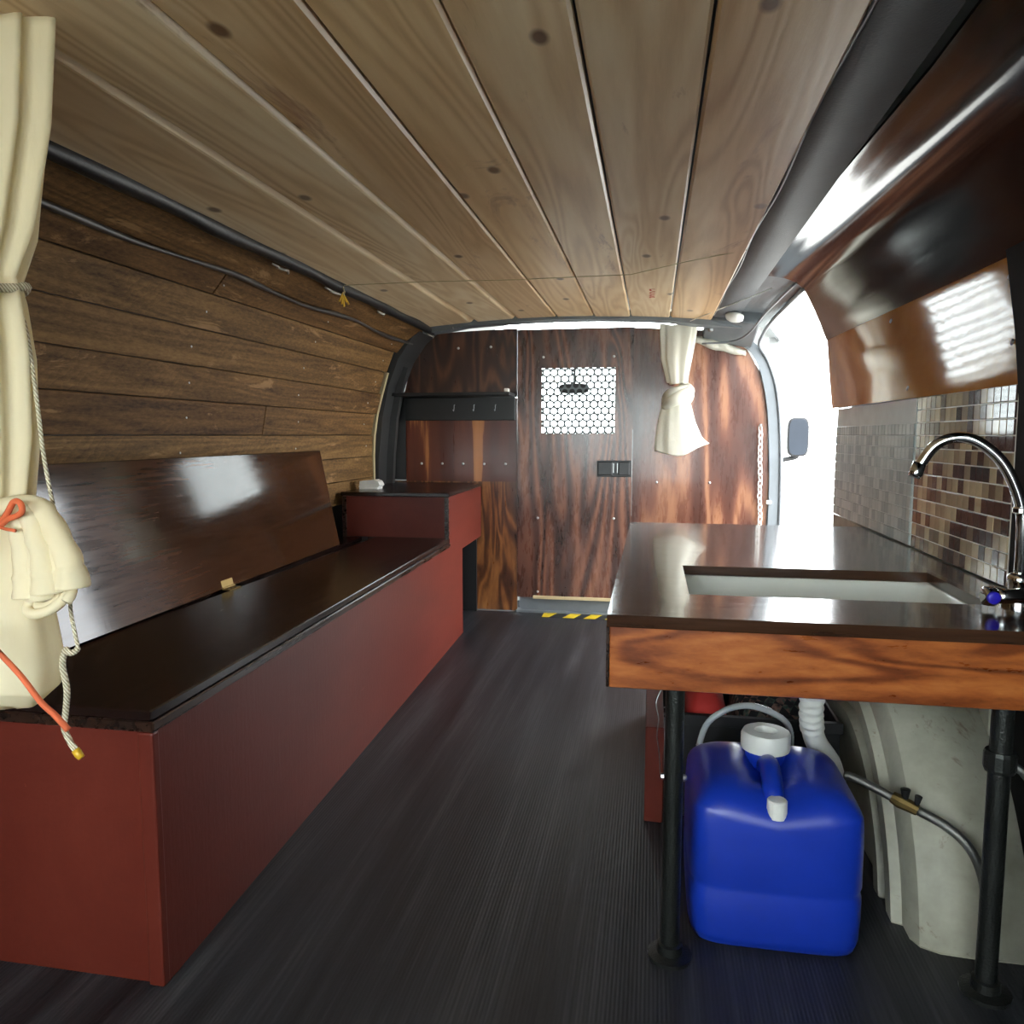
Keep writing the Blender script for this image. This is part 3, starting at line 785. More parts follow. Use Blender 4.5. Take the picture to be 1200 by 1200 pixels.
# raised box at the far end
bm = bm_(); box(bm, (-1.165, BY1, 0.42), (fx(BY1) - th - 0.001, BY1 + 0.016, 0.574)); finish('box_front', bm, M['red'], bench)
bm = bm_(); box(bm, (fx(BY1) - 0.016, BY1 - 0.005, 0.405), (fx(BY1) + 0.001, BY1 + 0.001, 0.574), 0.001); finish('box_corner_trim', bm, M['dark_edge'], bench)
bm = bm_(); box(bm, (-1.162, BY1 - 0.006, 0.405), (-1.148, BY1 - 0.0005, 0.574), 0.001); finish('box_corner_trim', bm, M['dark_edge'], bench)
slab('box_top', BY1 - 0.008, BY2, 0.003, -1.168, 0.5755, 0.590, M['lid'])
bm = bm_(); box(bm, (-1.15, 3.385, 0.0), (fx(3.39) - .02, 3.40, 0.57)); finish('box_back', bm, M['blackmat'], bench)
bm = bm_(); box(bm, (-1.15, 2.985, 0.0), (fx(3.0) - .0165, 3.0, 0.57)); finish('box_divider', bm, M['blackmat'], bench)

# ---- small white adapter lying on the box
ad = thing('power_adapter', (-1.105, 2.93, 0.59), 'small white plastic adapter lying on the raised end of the bench', 'adapter')
bm = bm_(); prism(bm, [(-1.155, 0.597), (-1.15, 0.622), (-1.09, 0.628), (-1.075, 0.622), (-1.066, 0.606), (-1.075, 0.597)], 2.91, 2.965, 'y'); finish('body', bm, M['white_pl'], ad)
bm = bm_(); box(bm, (-1.152, 2.908, 0.590), (-1.075, 2.967, 0.597), 0.001); finish('base', bm, M['white_pl'], ad)

# ---- shelf with hooks on the partition
sh = thing('wall_shelf', (-0.9, YP, 0.88), 'narrow black shelf with hook rail on the plywood partition', 'shelf')
bm = bm_(); box(bm, (-1.195, 3.265, 0.976), (-0.607, YP, 0.990), 0.002); finish('shelf_board', bm, M['black'], sh)
bm = bm_(); box(bm, (-1.12, YP - 0.016, 0.872), (-0.607, YP - 0.001, 0.975), 0.002); finish('hook_rail', bm, M['black'], sh)
hb = bm_(); tube(hb, catmull([(0, 0, 0.016), (0, -0.01, 0.014), (0, -0.012, 0.0), (0, -0.02, -0.012), (0, -0.03, -0.006)], 4), 0.0018, 6); HOOK = mesh_of(hb, 'hook', M['steel'], True)
for x in (-0.885, -0.793, -0.695): piece('hook', HOOK, (x, YP - 0.016, 0.925), sh)
bm = bm_(); box(bm, (-0.632, 3.27, 0.990), (-0.612, 3.30, 1.006), 0.003); tag(finish('plastic_clip', bm, M['white_pl']), 'tiny white plastic clip at the end of the black shelf', 'clip')

# ---- wire loom and cables on the left wall edge
bm = bm_()
path = catmull([(-0.944, YB + 0.02 + 0.2 * k, 1.256 + 0.003 * math.sin(k * 2.1)) for k in range(19)] + [(-0.95, 3.27, 1.25)], 4)
tube(bm, path, [0.0175 + 0.0015 * math.sin(i * 0.9) for i in range(len(path))], 10)
lm_ = thing('wire_loom', (-0.945, 1.8, 1.24), 'black corrugated wire loom running between plank wall and ceiling boards', 'cable')
finish('loom_tube', bm, M['loom'], lm_, True)
for (yy, s) in ((1.86, 1.0), (2.18, 1.4), (2.62, 0.8), (3.22, 1.2)):
    bm = bm_(); q = []
    for k in range(6): q.append((-0.957 + 0.008 * math.sin(k * 2.3), yy + 0.02 * s * k, 1.238 - 0.004 * (k % 2)))
    tube(bm, catmull(q, 3), [0.0045 - 0.003 * abs(j / 15 - 0.5) for j in range(16)], 5); tp = finish('torn_tape', bm, M['silvertape'], lm_, True)
bm = bm_()
path = catmull([(-1.045 + 0.010 + 0.004 * math.sin(k * 1.3), YB + 0.02 + 0.2 * k, 1.199 + 0.006 * math.sin(k * 1.7)) for k in range(19)] + [(-1.035, 3.26, 1.20)], 4)
tube(bm, path, [0.0065 + 0.002 * math.sin(i * 0.55) for i in range(len(path))], 8)
tag(finish('wall_cable', bm, M['wire'], None, True), 'thin grey-brown cable pinned along a joint of the plank wall', 'cable')

# ---- clothes line across the ceiling
cl = thing('clothes_line', (-0.4, 2.4, 1.26), 'pale twine strung across under the ceiling boards with a yellow tassel', 'string')
bm = bm_(); tube(bm, [(-0.937, 2.25, 1.256), (-0.69, 2.27, 1.262), (-0.40, 2.31, 1.266), (-0.07, 2.31, 1.269), (0.075, 2.17, 1.268), (0.222, 2.04, 1.264)], 0.0013, 5); finish('twine', bm, M['twine'], cl, True)
bm = bm_(); tube(bm, catmull([(-0.936, 2.25, 1.256), (-0.92, 2.235, 1.236), (-0.925, 2.24, 1.226), (-0.935, 2.26, 1.24), (-0.925, 2.24, 1.248)], 4), 0.0022, 5); finish('knot', bm, M['twine'], cl, True)
bm = bm_()
for k in range(5): tube(bm, [(-0.928, 2.24, 1.23), (-0.935 + 0.006 * k, 2.23 + 0.004 * k, 1.205 - 0.007 * (k % 3))], 0.0028, 5)
finish('tassel', bm, M['yellowtip'], cl)

# ---- mosaics on the right wall
def tiles(name, label, y0, z0, cols, rows, mats, grout, pitch=0.0283, weights=(5, 2, 3, 3), skip=0):
    zt = z0 + pitch * rows
    t = thing(name, (XR, y0 + pitch * cols / 2, z0), label, 'tiles')
    bm = bm_(); box(bm, (XR, y0, z0), (XR + 0.006, y0 + pitch * cols, 0.888), 0.0); finish('tile_backing', bm, grout, t)
    ms = []
    for mm in mats:
        b = bm_(); h = pitch / 2 - 0.0011; box(b, (-0.0032, -h, -h), (0.0008, h, h), 0.0009); ms.append(mesh_of(b, 'tile', mm))
    for c in range(cols):
        for r in range(rows - skip):
            k = rnd.choices(range(4), weights)[0]
            piece('tile', ms[k], (XR, y0 + pitch * (c + 0.5), z0 + pitch * (r + 0.5)), t)
    return t
tiles('tile_backsplash', 'brown and beige glass mosaic tiles on the wall behind the faucet', 1.392, 0.5525, 17, 12, [M['tile%d' % k] for k in range(4)], M['grout'], pitch=0.0280)
tiles('tile_backsplash', 'pale grey mosaic tile sheet, lightened for door glare, between the brown tiles and the open side door', 1.885, 0.5525, 27, 12, [M['ptile%d' % k] for k in range(4)], M['grout2'], pitch=0.0280, weights=(1, 1, 1, 1), skip=2)

# ---- counter
CX0, CX1, CY0, CY1, CZ = -0.060, 0.583, 1.085, 2.274, 0.550
ct = thing('sink_counter', (0.26, 1.68, 0), 'dark varnished plywood counter with amber front board on black pipe legs', 'counter')
SX0, SX1, SY0, SY1 = 0.062, 0.508, 1.250, 1.530
bm = bm_()
xs = [CX0, SX0, SX1, CX1]; ys = [CY0, SY0, SY1, CY1]; vf = {}
for j, z in enumerate((CZ - 0.018, CZ)):
    for a in range(4):
        for b in range(4): vf[(a, b, j)] = bm.verts.new((xs[a], ys[b], z))
for a in range(3):
    for b in range(3):
        if (a, b) == (1, 1): continue
        for j in (0, 1): bm.faces.new([vf[(a, b, j)], vf[(a + 1, b, j)], vf[(a + 1, b + 1, j)], vf[(a, b + 1, j)]])
for loop in ([(0, 0), (1, 0), (2, 0), (3, 0), (3, 1), (3, 2), (3, 3), (2, 3), (1, 3), (0, 3), (0, 2), (0, 1)], [(1, 1), (2, 1), (2, 2), (1, 2)]):
    for p, q in zip(loop, loop[1:] + loop[:1]): bm.faces.new([vf[p + (0,)], vf[q + (0,)], vf[q + (1,)], vf[p + (1,)]])
es = [e for e in bm.edges if all(abs(v.co.z - CZ) < 1e-6 for v in e.verts) and len(e.link_faces) == 2 and abs(e.calc_face_angle(0)) > 1]
bmesh.ops.bevel(bm, geom=es, offset=0.0022, segments=2, affect='EDGES')
finish('countertop', bm, M['counter'], ct)
bm = bm_(); box(bm, (CX0 + 0.004, CY0 + 0.006, 0.441), (CX1, CY0 + 0.024, CZ - 0.0185), 0.0015); finish('front_board', bm, M['apron'], ct)
bm = bm_(); box(bm, (CX0 - 0.001, CY0 + 0.007, 0.441), (CX0 + 0.0035, CY1 - 0.004, CZ - 0.0185), 0.001); finish('side_board', bm, M['dark_edge'], ct)
bm = bm_(); box(bm, (CX0 + 0.004, CY1 - 0.02, 0.441), (CX1, CY1 - 0.004, CZ - 0.0185)); finish('back_board', bm, M['apron'], ct)
for (x, y) in ((0.040, 1.145), (0.488, 1.145), (0.040, 2.21), (0.53, 2.21)):
    bm = bm_(); tube(bm, [(x, y, 0.006), (x, y, CZ - 0.0185)], 0.0145, 14)
    lathe(bm, [(0.034, 0.0), (0.034, 0.006), (0.020, 0.009), (0.019, 0.022), (0.0145, 0.024)], (x, y, 0), 16)
    leg = finish('leg', bm, M['hammered'], ct); autosmooth(leg, 45)
    if y < 1.2 and x < 0.2:
        for s in (-1, 1):
            bm = bm_(); lathe(bm, [(0.006, 0.0), (0.005, s * 0.004), (0.002, s * 0.006)], (x + s * 0.0145, y - 0.002, 0.29), 8, 'x'); finish('leg_bolt', bm, M['screw'], leg)
    if y < 1.2 and x > 0.2:
        bm = bm_(); lathe(bm, [(0.019, 0.335), (0.021, 0.34), (0.021, 0.36), (0.019, 0.365)], (x, y, 0), 14)
        finish('pipe_coupling', bm, M['hammered'], leg)

# ---- sink
sk = thing('sink', (0.285, 1.39, 0.40), 'white rectangular basin sink set into the dark counter', 'sink')
bm = bm_()
def rrect(x0, x1, y0, y1, r, z, n=5):
    pts = []
    for (cx, cy, a0) in ((x1 - r, y1 - r, 0), (x0 + r, y1 - r, 90), (x0 + r, y0 + r, 180), (x1 - r, y0 + r, 270)):
        for k in range(n + 1):
            a = math.radians(a0 + 90 * k / n); pts.append((cx + r * math.cos(a), cy + r * math.sin(a), z))
    return pts
e = 0.006
R_ = [rrect(SX0 - 0.02, SX1 + 0.02, SY0 - 0.02, SY1 + 0.02, 0.03, 0.522), rrect(SX0 - 0.02, SX1 + 0.02, SY0 - 0.02, SY1 + 0.02, 0.03, 0.531),
      rrect(SX0 + 0.002, SX1 - 0.002, SY0 + 0.002, SY1 - 0.002, 0.03, 0.531), rrect(SX0 + e, SX1 - e, SY0 + e, SY1 - e, 0.035, 0.522), rrect(SX0 + 0.012, SX1 - 0.03, SY0 + 0.012, SY1 - 0.012, 0.04, 0.440),
      rrect(SX0 + 0.03, SX1 - 0.06, SY0 + 0.03, SY1 - 0.03, 0.045, 0.415), rrect(SX0 + 0.19, SX1 - 0.20, SY0 + 0.11, SY1 - 0.11, 0.02, 0.410)]
skin(bm, [[bm.verts.new(p) for p in r] for r in R_], False); bm.faces.new([v for v in bm.verts][-24:])
basin = finish('basin', bm, M['porcelain'], sk); autosmooth(basin, 50)
so = basin.modifiers.new('thick', 'SOLIDIFY'); so.thickness = 0.005; so.offset = -1
bm = bm_(); lathe(bm, [(0.024, 0.4105), (0.022, 0.413), (0.012, 0.4125)], (0.287, 1.39, 0), 16); finish('drain', bm, M['steel'], sk)

# ---- faucet
FX, FY = 0.548, 1.262
fa = thing('faucet', (FX, FY, CZ), 'tall chrome gooseneck faucet beside the sink', 'faucet')
bm = bm_(); lathe(bm, [(0.024, CZ), (0.024, CZ + 0.006), (0.017, CZ + 0.010), (0.014, CZ + 0.03), (0.0165, CZ + 0.034), (0.0165, CZ + 0.044), (0.012, CZ + 0.048)], (FX, FY, 0), 20); autosmooth(finish('base', bm, M['chrome'], fa), 50)
bm = bm_()
neck = catmull([(FX, FY, CZ + 0.045), (FX, FY, 0.64), (FX - 0.004, FY + 0.001, 0.70), (FX - 0.028, FY + 0.006, 0.76), (FX - 0.062, FY + 0.013, 0.794), (FX - 0.092, FY + 0.020, 0.801), (FX - 0.120, FY + 0.026, 0.788), (FX - 0.140, FY + 0.030, 0.755), (FX - 0.146, FY + 0.031, 0.745)], 8)
tube(bm, neck, 0.0085, 14); finish('neck', bm, M['chrome'], fa, True)
bm = bm_(); lathe(bm, [(0.0105, 0.688), (0.0115, 0.690), (0.0115, 0.696), (0.0105, 0.698)], (FX - 0.003, FY + 0.001, 0), 14); finish('collar', bm, M['chrome'], fa)
bm = bm_(); d = V((-0.3, 0.05, -0.95)).normalized(); e0 = V((FX - 0.138, FY + 0.0297, 0.762)); tube(bm, [e0, e0 + d * 0.018, e0 + d * 0.024], [0.010, 0.0105, 0.009], 14); finish('aerator', bm, M['chrome'], fa, True)
bm = bm_(); tube(bm, [(FX, FY - 0.012, CZ + 0.0205), (FX - 0.012, FY - 0.036, CZ + 0.0205), (FX - 0.034, FY - 0.044, CZ + 0.0205), (FX - 0.052, FY - 0.046, CZ + 0.0205)], [0.010, 0.011, 0.0115, 0.0115], 14); hd = finish('handle', bm, M['chrome'], fa, True)
bm = bm_(); lathe(bm, [(0.0135, FX - 0.050), (0.0155, FX - 0.055), (0.014, FX - 0.066), (0.010, FX - 0.068)], (0, FY - 0.046, CZ + 0.0205), 16, 'x'); finish('handle_knob', bm, M['chrome'], hd, True)
bm = bm_(); lathe(bm, [(0.010, -FY + 0.0), (0.010, -FY)], (0, 0, 0), 4); bm.free()
bm = bm_(); lathe(bm, [(0.0092, -0.006), (0.0092, -0.0165), (0.007, -0.0175)], (FX - 0.058, FY - 0.046, CZ + 0.0205), 14, 'y'); bc = finish('blue_cap', bm, M['bluecap'], hd, True); bc['label'] = 'blue cold-water button'

# ---- blue water jug under the counter
jg = thing('water_jug', (0.20, 1.30, 0), 'blue plastic water jug with white screw cap under the counter', 'jug')
JX0, JX1, JY0, JY1, JH = 0.068, 0.336, 1.175, 1.430, 0.258
bm = bm_(); nx, ny = 28, 24
def jtop(u, v):      # u,v in -1..1 -> height
    edge = (1 - abs(u) ** 5) ** 0.38 * (1 - abs(v) ** 5) ** 0.38 if abs(u) < 1 and abs(v) < 1 else 0
    z = JH - 0.075 + 0.075 * edge
    x = u * 0.134
    ch = math.exp(-((x + 0.002) / 0.030) ** 4) * (1 if v < 0.55 else max(0, 1 - (v - 0.55) / 0.2))
    return z - 0.026 * ch * edge
rings = []
N = 40
def sup(t, a, b, p=0.32):
    c, s = math.cos(t), math.sin(t)
    return a * math.copysign(abs(c) ** p, c), b * math.copysign(abs(s) ** p, s)
cxj, cyj, aj, bj = (JX0 + JX1) / 2, (JY0 + JY1) / 2, (JX1 - JX0) / 2, (JY1 - JY0) / 2
for (z, k) in ((0.0, 0.90), (0.004, 0.95), (0.02, 0.985), (0.06, 1.0), (0.088, 1.0), (0.094, 0.985), (0.102, 0.985), (0.108, 1.0), (0.16, 1.0), (JH - 0.075, 0.9999)):
    rings.append([bm.verts.new((cxj + sup(2 * math.pi * i / N, aj * k, bj * k)[0], cyj + sup(2 * math.pi * i / N, aj * k, bj * k)[1], z)) for i in range(N)])
for k in (0.99, 0.965, 0.93, 0.87, 0.78, 0.66, 0.5, 0.34, 0.18, 0.06):
    rr = []
    for i in range(N):
        dx, dy = sup(2 * math.pi * i / N, aj * k, bj * k)
        rr.append(bm.verts.new((cxj + dx, cyj + dy, jtop(dx / aj, dy / bj))))
    rings.append(rr)
skin(bm, rings, True)
body = finish('body', bm, M['blue'], jg, True)
bm = bm_(); cc = (0.203, 1.352)
lathe(bm, [(0.034, 0.228), (0.034, 0.262)], cc + (0,), 20); finish('neck', bm, M['blue'], jg, True)
bm = bm_()
lathe(bm, [(0.0405, 0.262), (0.0405, 0.288), (0.038, 0.293), (0.019, 0.294), (0.018, 0.282), (0.005, 0.281)], cc + (0,), 32, 'z', lambda k, n: 1.0 + (0.035 if (k // 2) % 4 == 0 else 0))
autosmooth(finish('screw_cap', bm, M['white_pl'], jg), 45)
bm = bm_(); tube(bm, catmull([(0.201, 1.325, 0.240), (0.201, 1.305, 0.252), (0.2, 1.28, 0.258), (0.199, 1.25, 0.252), (0.198, 1.225, 0.240), (0.198, 1.215, 0.222)], 5), 0.0165, 14); finish('handle', bm, M['blue'], jg, True)
bm = bm_(); lathe(bm, [(0.0155, 0.215), (0.0155, 0.241), (0.0135, 0.243)], (0.2, 1.196, 0), 18); finish('vent_cap', bm, M['white_pl'], jg)

# ---- hoses under the sink
bm = bm_(); hp = catmull([(0.100, 1.47, 0.0022 + 0.0045), (0.09, 1.48, 0.12), (0.106, 1.478, 0.235), (0.14, 1.474, 0.278), (0.185, 1.472, 0.294), (0.23, 1.47, 0.284), (0.262, 1.475, 0.258), (0.272, 1.50, 0.20), (0.27, 1.51, 0.12), (0.25, 1.52, 0.0065)], 6)
tube(bm, hp, 0.0062, 10); tag(finish('clear_hose', bm, M['vinyl'], None, True), 'clear vinyl water hose arching behind the blue jug', 'hose')
dh = thing('drain_hose', (0.3, 1.40, 0), 'white corrugated drain hose hanging from the sink', 'hose')
bm = bm_(); dp = catmull([(0.287, 1.392, 0.404), (0.287, 1.397, 0.36), (0.290, 1.415, 0.30), (0.305, 1.445, 0.245), (0.345, 1.49, 0.18), (0.368, 1.54, 0.10), (0.375, 1.58, 0.022)], 16)
tube(bm, dp, [0.0195 + (0.0022 if (i // 2) % 2 else 0) if i < 40 else 0.0195 for i in range(len(dp))], 14); finish('hose', bm, M['white_pl'], dh, True)
bm = bm_(); lathe(bm, [(0.026, 0.385), (0.028, 0.39), (0.028, 0.403), (0.022, 0.405)], (0.287, 1.392, 0), 14); finish('hose_nut', bm, M['white_pl'], dh)
bh = thing('braided_hose', (0.40, 1.26, 0.2), 'thin braided metal hose with brass valve beside the white wheel arch', 'hose')
bm = bm_(); tube(bm, catmull([(0.333, 1.343, 0.226), (0.345, 1.336, 0.2265), (0.372, 1.32, 0.220), (0.405, 1.30, 0.21), (0.43, 1.285, 0.203)], 5), 0.0075, 10); finish('hose', bm, M['hose'], bh, True)
bm = bm_(); tube(bm, catmull([(0.43, 1.285, 0.203), (0.47, 1.262, 0.188), (0.50, 1.245, 0.16), (0.52, 1.24, 0.10), (0.525, 1.24, 0.0075)], 6), 0.0075, 10); finish('hose', bm, M['hose'], bh, True)
bm = bm_(); tube(bm, [(0.398, 1.304, 0.213), (0.408, 1.298, 0.209), (0.42, 1.291, 0.206), (0.432, 1.284, 0.202)], [0.0095, 0.0115, 0.0105, 0.009], 10); vv = finish('valve', bm, M['brass'], bh)
bm = bm_(); tube(bm, [(0.415, 1.294, 0.216), (0.415, 1.294, 0.232)], [0.005, 0.008], 8); tube(bm, [(0.43, 1.285, 0.212), (0.432, 1.284, 0.226)], [0.004, 0.006], 8); finish('valve_knob', bm, M['blackmat'], vv)

# brass tap on the right pipe leg
bm = bm_(); tube(bm, [(0.504, 1.148, 0.345), (0.515, 1.14, 0.338), (0.522, 1.13, 0.33)], [0.006, 0.006, 0.007], 10); tp = finish('drain_tap', bm, M['steel'], ct); tp['label'] = 'small brass tap on the right pipe leg'
bm = bm_(); lathe(bm, [(0.004, 1.133), (0.0085, 1.131), (0.0085, 1.124), (0.004, 1.121)], (0.522, 0, 0.33), 10, 'y'); finish('tap_knob', bm, M['brass'], tp, True)
bm = bm_(); tube(bm, catmull([(0.524, 1.135, 0.325), (0.535, 1.13, 0.29), (0.538, 1.13, 0.15), (0.536, 1.13, 0.006)], 5), 0.006, 8); finish('tap_hose', bm, M['blackmat'], tp, True)

# ---- thin wire hanging by the left leg
bm = bm_(); tube(bm, catmull([(0.021, 1.135, 0.432), (0.012, 1.128, 0.41), (0.016, 1.126, 0.385), (0.014, 1.128, 0.36), (0.018, 1.128, 0.33), (0.020, 1.13, 0.295)], 5), 0.0008, 5)
tag(finish('thin_wire', bm, M['steel'], None, True), 'thin bare wire hanging along the left pipe leg', 'wire')

# ---- wheel arch
bm = bm_(); cyw, czw = 1.66, -0.06
ang = [math.radians(a) for a in range(-2, 183, 5)]
prof = [(0.594, 0.44), (0.50, 0.44), (0.455, 0.437), (0.430, 0.425), (0.420, 0.405), (0.420, 0.372), (0.404, 0.366), (0.404, 0.338), (0.420, 0.332), (0.420, 0.300), (0.404, 0.294), (0.404, 0.266), (0.420, 0.260), (0.421, 0.2), (0.421, 0.05), (0.421, 0.0)]
rings = []
for (x, r) in prof: rings.append([bm.verts.new((x, cyw - r * math.cos(a), max(0.0005, czw + r * math.sin(a)))) for a in ang])
for a, b in zip(rings, rings[1:]):
    for k in range(len(ang) - 1): bm.faces.new((a[k], a[k + 1], b[k + 1], b[k]))
bmesh.ops.remove_doubles(bm, verts=bm.verts[:], dist=0.0005)
wo = finish('wheel_arch', bm, M['whitemetal'], wall_right); autosmooth(wo, 30)
wo.modifiers.new('thick', 'SOLIDIFY').thickness = 0.002
wo['label'] = 'white painted metal wheel arch with rust marks'

# ---- dark red board and black crate under the counter
bm = bm_(); box(bm, (-0.004, 1.56, 0.0), (0.034, 2.19, 0.205), 0.002); tag(finish('storage_board', bm, M['red']), 'low dark red board standing on edge under the counter', 'board')
cr = thing('storage_crate', (0.22, 1.8, 0), 'open black plastic crate under the counter behind the blue jug', 'crate')
kx0, kx1, ky0, ky1, kh = 0.065, 0.385, 1.60, 1.98, 0.225
for nm, lo, hi in (('crate_side', (kx0, ky0, 0.004), (kx1, ky0 + 0.006, kh)), ('crate_side', (kx0, ky1 - 0.006, 0.004), (kx1, ky1, kh)), ('crate_side', (kx0, ky0 + 0.006, 0.004), (kx0 + 0.006, ky1 - 0.006, kh)), ('crate_side', (kx1 - 0.006, ky0 + 0.006, 0.004), (kx1, ky1 - 0.006, kh)), ('crate_bottom', (kx0, ky0, 0.0), (kx1, ky1, 0.004)), ('crate_rim', (kx0 - 0.006, ky0 - 0.008, kh - 0.022), (kx1 + 0.004, ky0, kh))):
    bm = bm_(); box(bm, lo, hi, 0.001); finish(nm, bm, M['blackmat'], cr)
def lump(x0, x1, y0, y1, z0, z1, seed, n=14):
    r = random.Random(seed); ph = [r.uniform(0, 6) for _ in range(6)]
    bm = bm_(); rg = []
    for (t, k) in ((0, .8), (.15, .97), (.5, 1), (.8, .93), (.95, .7), (1.0, .3)):
        ring = []
        for i in range(n):
            a = 2 * math.pi * i / n; dx, dy = sup(a, (x1 - x0) / 2 * k, (y1 - y0) / 2 * k, 0.5)
            w = 0.006 * math.sin(3 * a + ph[0] + t * 3)
            ring.append(((x0 + x1) / 2 + dx, (y0 + y1) / 2 + dy, z0 + (z1 - z0) * t + (w if t > .4 else 0)))
        rg.append(ring)
    loft(bm, rg); return bm
tag(finish('folded_blanket', lump(0.185, 0.375, 1.61, 1.95, 0.005, 0.262, 3), M['pattern'], None, True), 'patterned dark blanket stuffed in the black crate', 'blanket')
tag(finish('red_rag', lump(0.078, 0.172, 1.615, 1.80, 0.005, 0.262, 5), M['redcloth'], None, True), 'red rag stuffed in the corner of the black crate', 'rag')

# ---- dome lamp on the door header
dl = thing('dome_lamp', (0.32, 3.13, 1.25), 'oval clear dome lamp on the grey door header', 'lamp')
bm = bm_(); rg = []
for (k, z) in ((1, 1.264), (1, 1.255), (0.9, 1.246), (0.6, 1.240), (0.2, 1.238)):
    rg.append([(0.300 + 0.034 * k * math.cos(a), 3.11 + 0.06 * k * math.sin(a), z - (0.02 * (0.034 * k * math.cos(a)) / 0.034) * .3) for a in [2 * math.pi * i / 20 for i in range(20)]])
loft(bm, rg); finish('lens', bm, M['white_pl'], dl, True)
bm = bm_(); lathe(bm, [(0.012, 1.265), (0.011, 1.25), (0.005, 1.246)], (0.225, 3.3, -0.02), 10); tag(finish('header_bolt', bm, M['steel']), 'round metal bolt beside the dome lamp on the door header', 'bolt')

# ---- white plastic chain on the pillar
ch = thing('chain', (0.462, 3.39, 0.39), 'white plastic link chain hanging beside the right plywood panel', 'chain')
lb = bm_(); L = []
for k in range(14):
    a = 2 * math.pi * k / 14; L.append((0.0085 * math.cos(a), 0, 0.0165 * math.sin(a)))
P_ = [V(p) for p in L]; rg = []
for i in range(14):
    T = (P_[(i + 1) % 14] - P_[i - 1]).normalized(); N_ = V((0, 1, 0)); B_ = T.cross(N_)
    rg.append([lb.verts.new(P_[i] + (N_ * math.cos(2 * math.pi * j / 6) + B_ * math.sin(2 * math.pi * j / 6)) * 0.0032) for j in range(6)])
skin(lb, rg + [rg[0]], False)
LINK = mesh_of(lb, 'chain_link', M['white_pl'], True)
for k in range(18): piece('chain_link', LINK, (0.446 + 0.0012 * math.sin(k) + k * 0.0006, 3.398, 0.83 - 0.0255 * k), ch, (0.1, 0, 0.5 if k % 2 else -0.9))
bm = bm_(); lathe(bm, [(0.004, 3.40), (0.004, 3.385), (0.007, 3.384), (0.005, 3.381)], (0.446, 0, 0.847), 8, 'y'); finish('chain_hook', bm, M['steel'], ch)
bm = bm_(); box(bm, (0.478, 3.385, 0.513), (0.500, 3.398, 0.530), 0.003); tag(finish('pillar_clip', bm, M['white_pl']), 'tiny white clip on the grey door pillar by the chain', 'clip')

# ---- passenger mirror outside, seen through the side door
mr = thing('wing_mirror', (0.70, 4.55, 0.66), 'grey wing mirror outside the open side door', 'mirror')
bm = bm_(); rg = []
for (y, k) in ((4.50, 0.92), (4.505, 1.0), (4.56, 0.98), (4.61, 0.75), (4.63, 0.4)):
    rg.append([(0.795 + sup(a, 0.058 * k, 0.11 * k, 0.5)[0], y, 0.795 + sup(a, 0.058 * k, 0.11 * k, 0.5)[1]) for a in [2 * math.pi * i / 20 for i in range(20)]])
loft(bm, rg); autosmooth(finish('housing', bm, M['blackmat'], mr), 40)
bm = bm_(); loft(bm, [[(0.795 + sup(a, 0.050, 0.100, 0.5)[0], y, 0.795 + sup(a, 0.050, 0.100, 0.5)[1]) for a in [2 * math.pi * i / 20 for i in range(20)]] for y in (4.4985, 4.4965)]); finish('mirror_glass', bm, M['mirror_reflection'], mr)
bm = bm_(); tube(bm, catmull([(0.54, 4.58, 0.65), (0.68, 4.57, 0.66), (0.79, 4.56, 0.68), (0.80, 4.56, 0.70)], 4), 0.014, 8); finish('arm', bm, M['blackmat'], mr, True)
# rear-view mirror in the cab
rv = thing('rear_view_mirror', (-0.44, 4.32, 1.1), 'dark rear-view mirror seen through the perforated door window', 'mirror')
bm = bm_(); rg = []
for (y, k) in ((4.29, 0.95), (4.295, 1), (4.315, 0.95), (4.33, 0.6)):
    rg.append([(-0.435 + sup(a, 0.085 * k, 0.028 * k, 0.5)[0], y, 1.062 + sup(a, 0.085 * k, 0.028 * k, 0.5)[1]) for a in [2 * math.pi * i / 20 for i in range(20)]])
loft(bm, rg); finish('mirror_head', bm, M['blackmat'], rv)
bm = bm_(); tube(bm, [(-0.435, 4.32, 1.08), (-0.435, 4.34, 1.18), (-0.435, 4.40, 1.205)], 0.008, 8); finish('mirror_stem', bm, M['blackmat'], rv)

# ---- tied cream curtain at the rear opening
cu = thing('tied_curtain', (-0.79, 0.80, 0.47), 'cream cotton curtain bundled and tied with orange cord over the bench end', 'curtain')
def drape(rows, folds=7, amp=0.22, n=56, seed=1, tw=0.0, sharp=1.0):
    # rows: (cx, cy, z, rx, ry)
    r = random.Random(seed); ph = [r.uniform(0, 6.28) for _ in range(4)]
    out = []
    for j, (cx, cy, z, rx, ry) in enumerate(rows):
        ring = []
        for i in range(n):
            a = 2 * math.pi * i / n
            w = math.sin(folds * a + ph[0] + tw * j) * 0.6 + math.sin((folds + 3) * a + ph[1] - tw * j * .6) * 0.4
            k = 1 + amp * w
            ring.append((cx + rx * k * math.cos(a), cy + ry * k * math.sin(a), z + 0.004 * math.sin(3 * a + ph[2])))
        out.append(ring)
    return out
def interp_rows(keys, n):
    ks = [V(k) if len(k) <= 4 else k for k in keys]; out = []
    for j in range(n):
        t = j / (n - 1) * (len(keys) - 1); i = min(int(t), len(keys) - 2); f = t - i; f = f * f * (3 - 2 * f)
        out.append(tuple(a + (b - a) * f for a, b in zip(keys[i], keys[i + 1])))
    return out
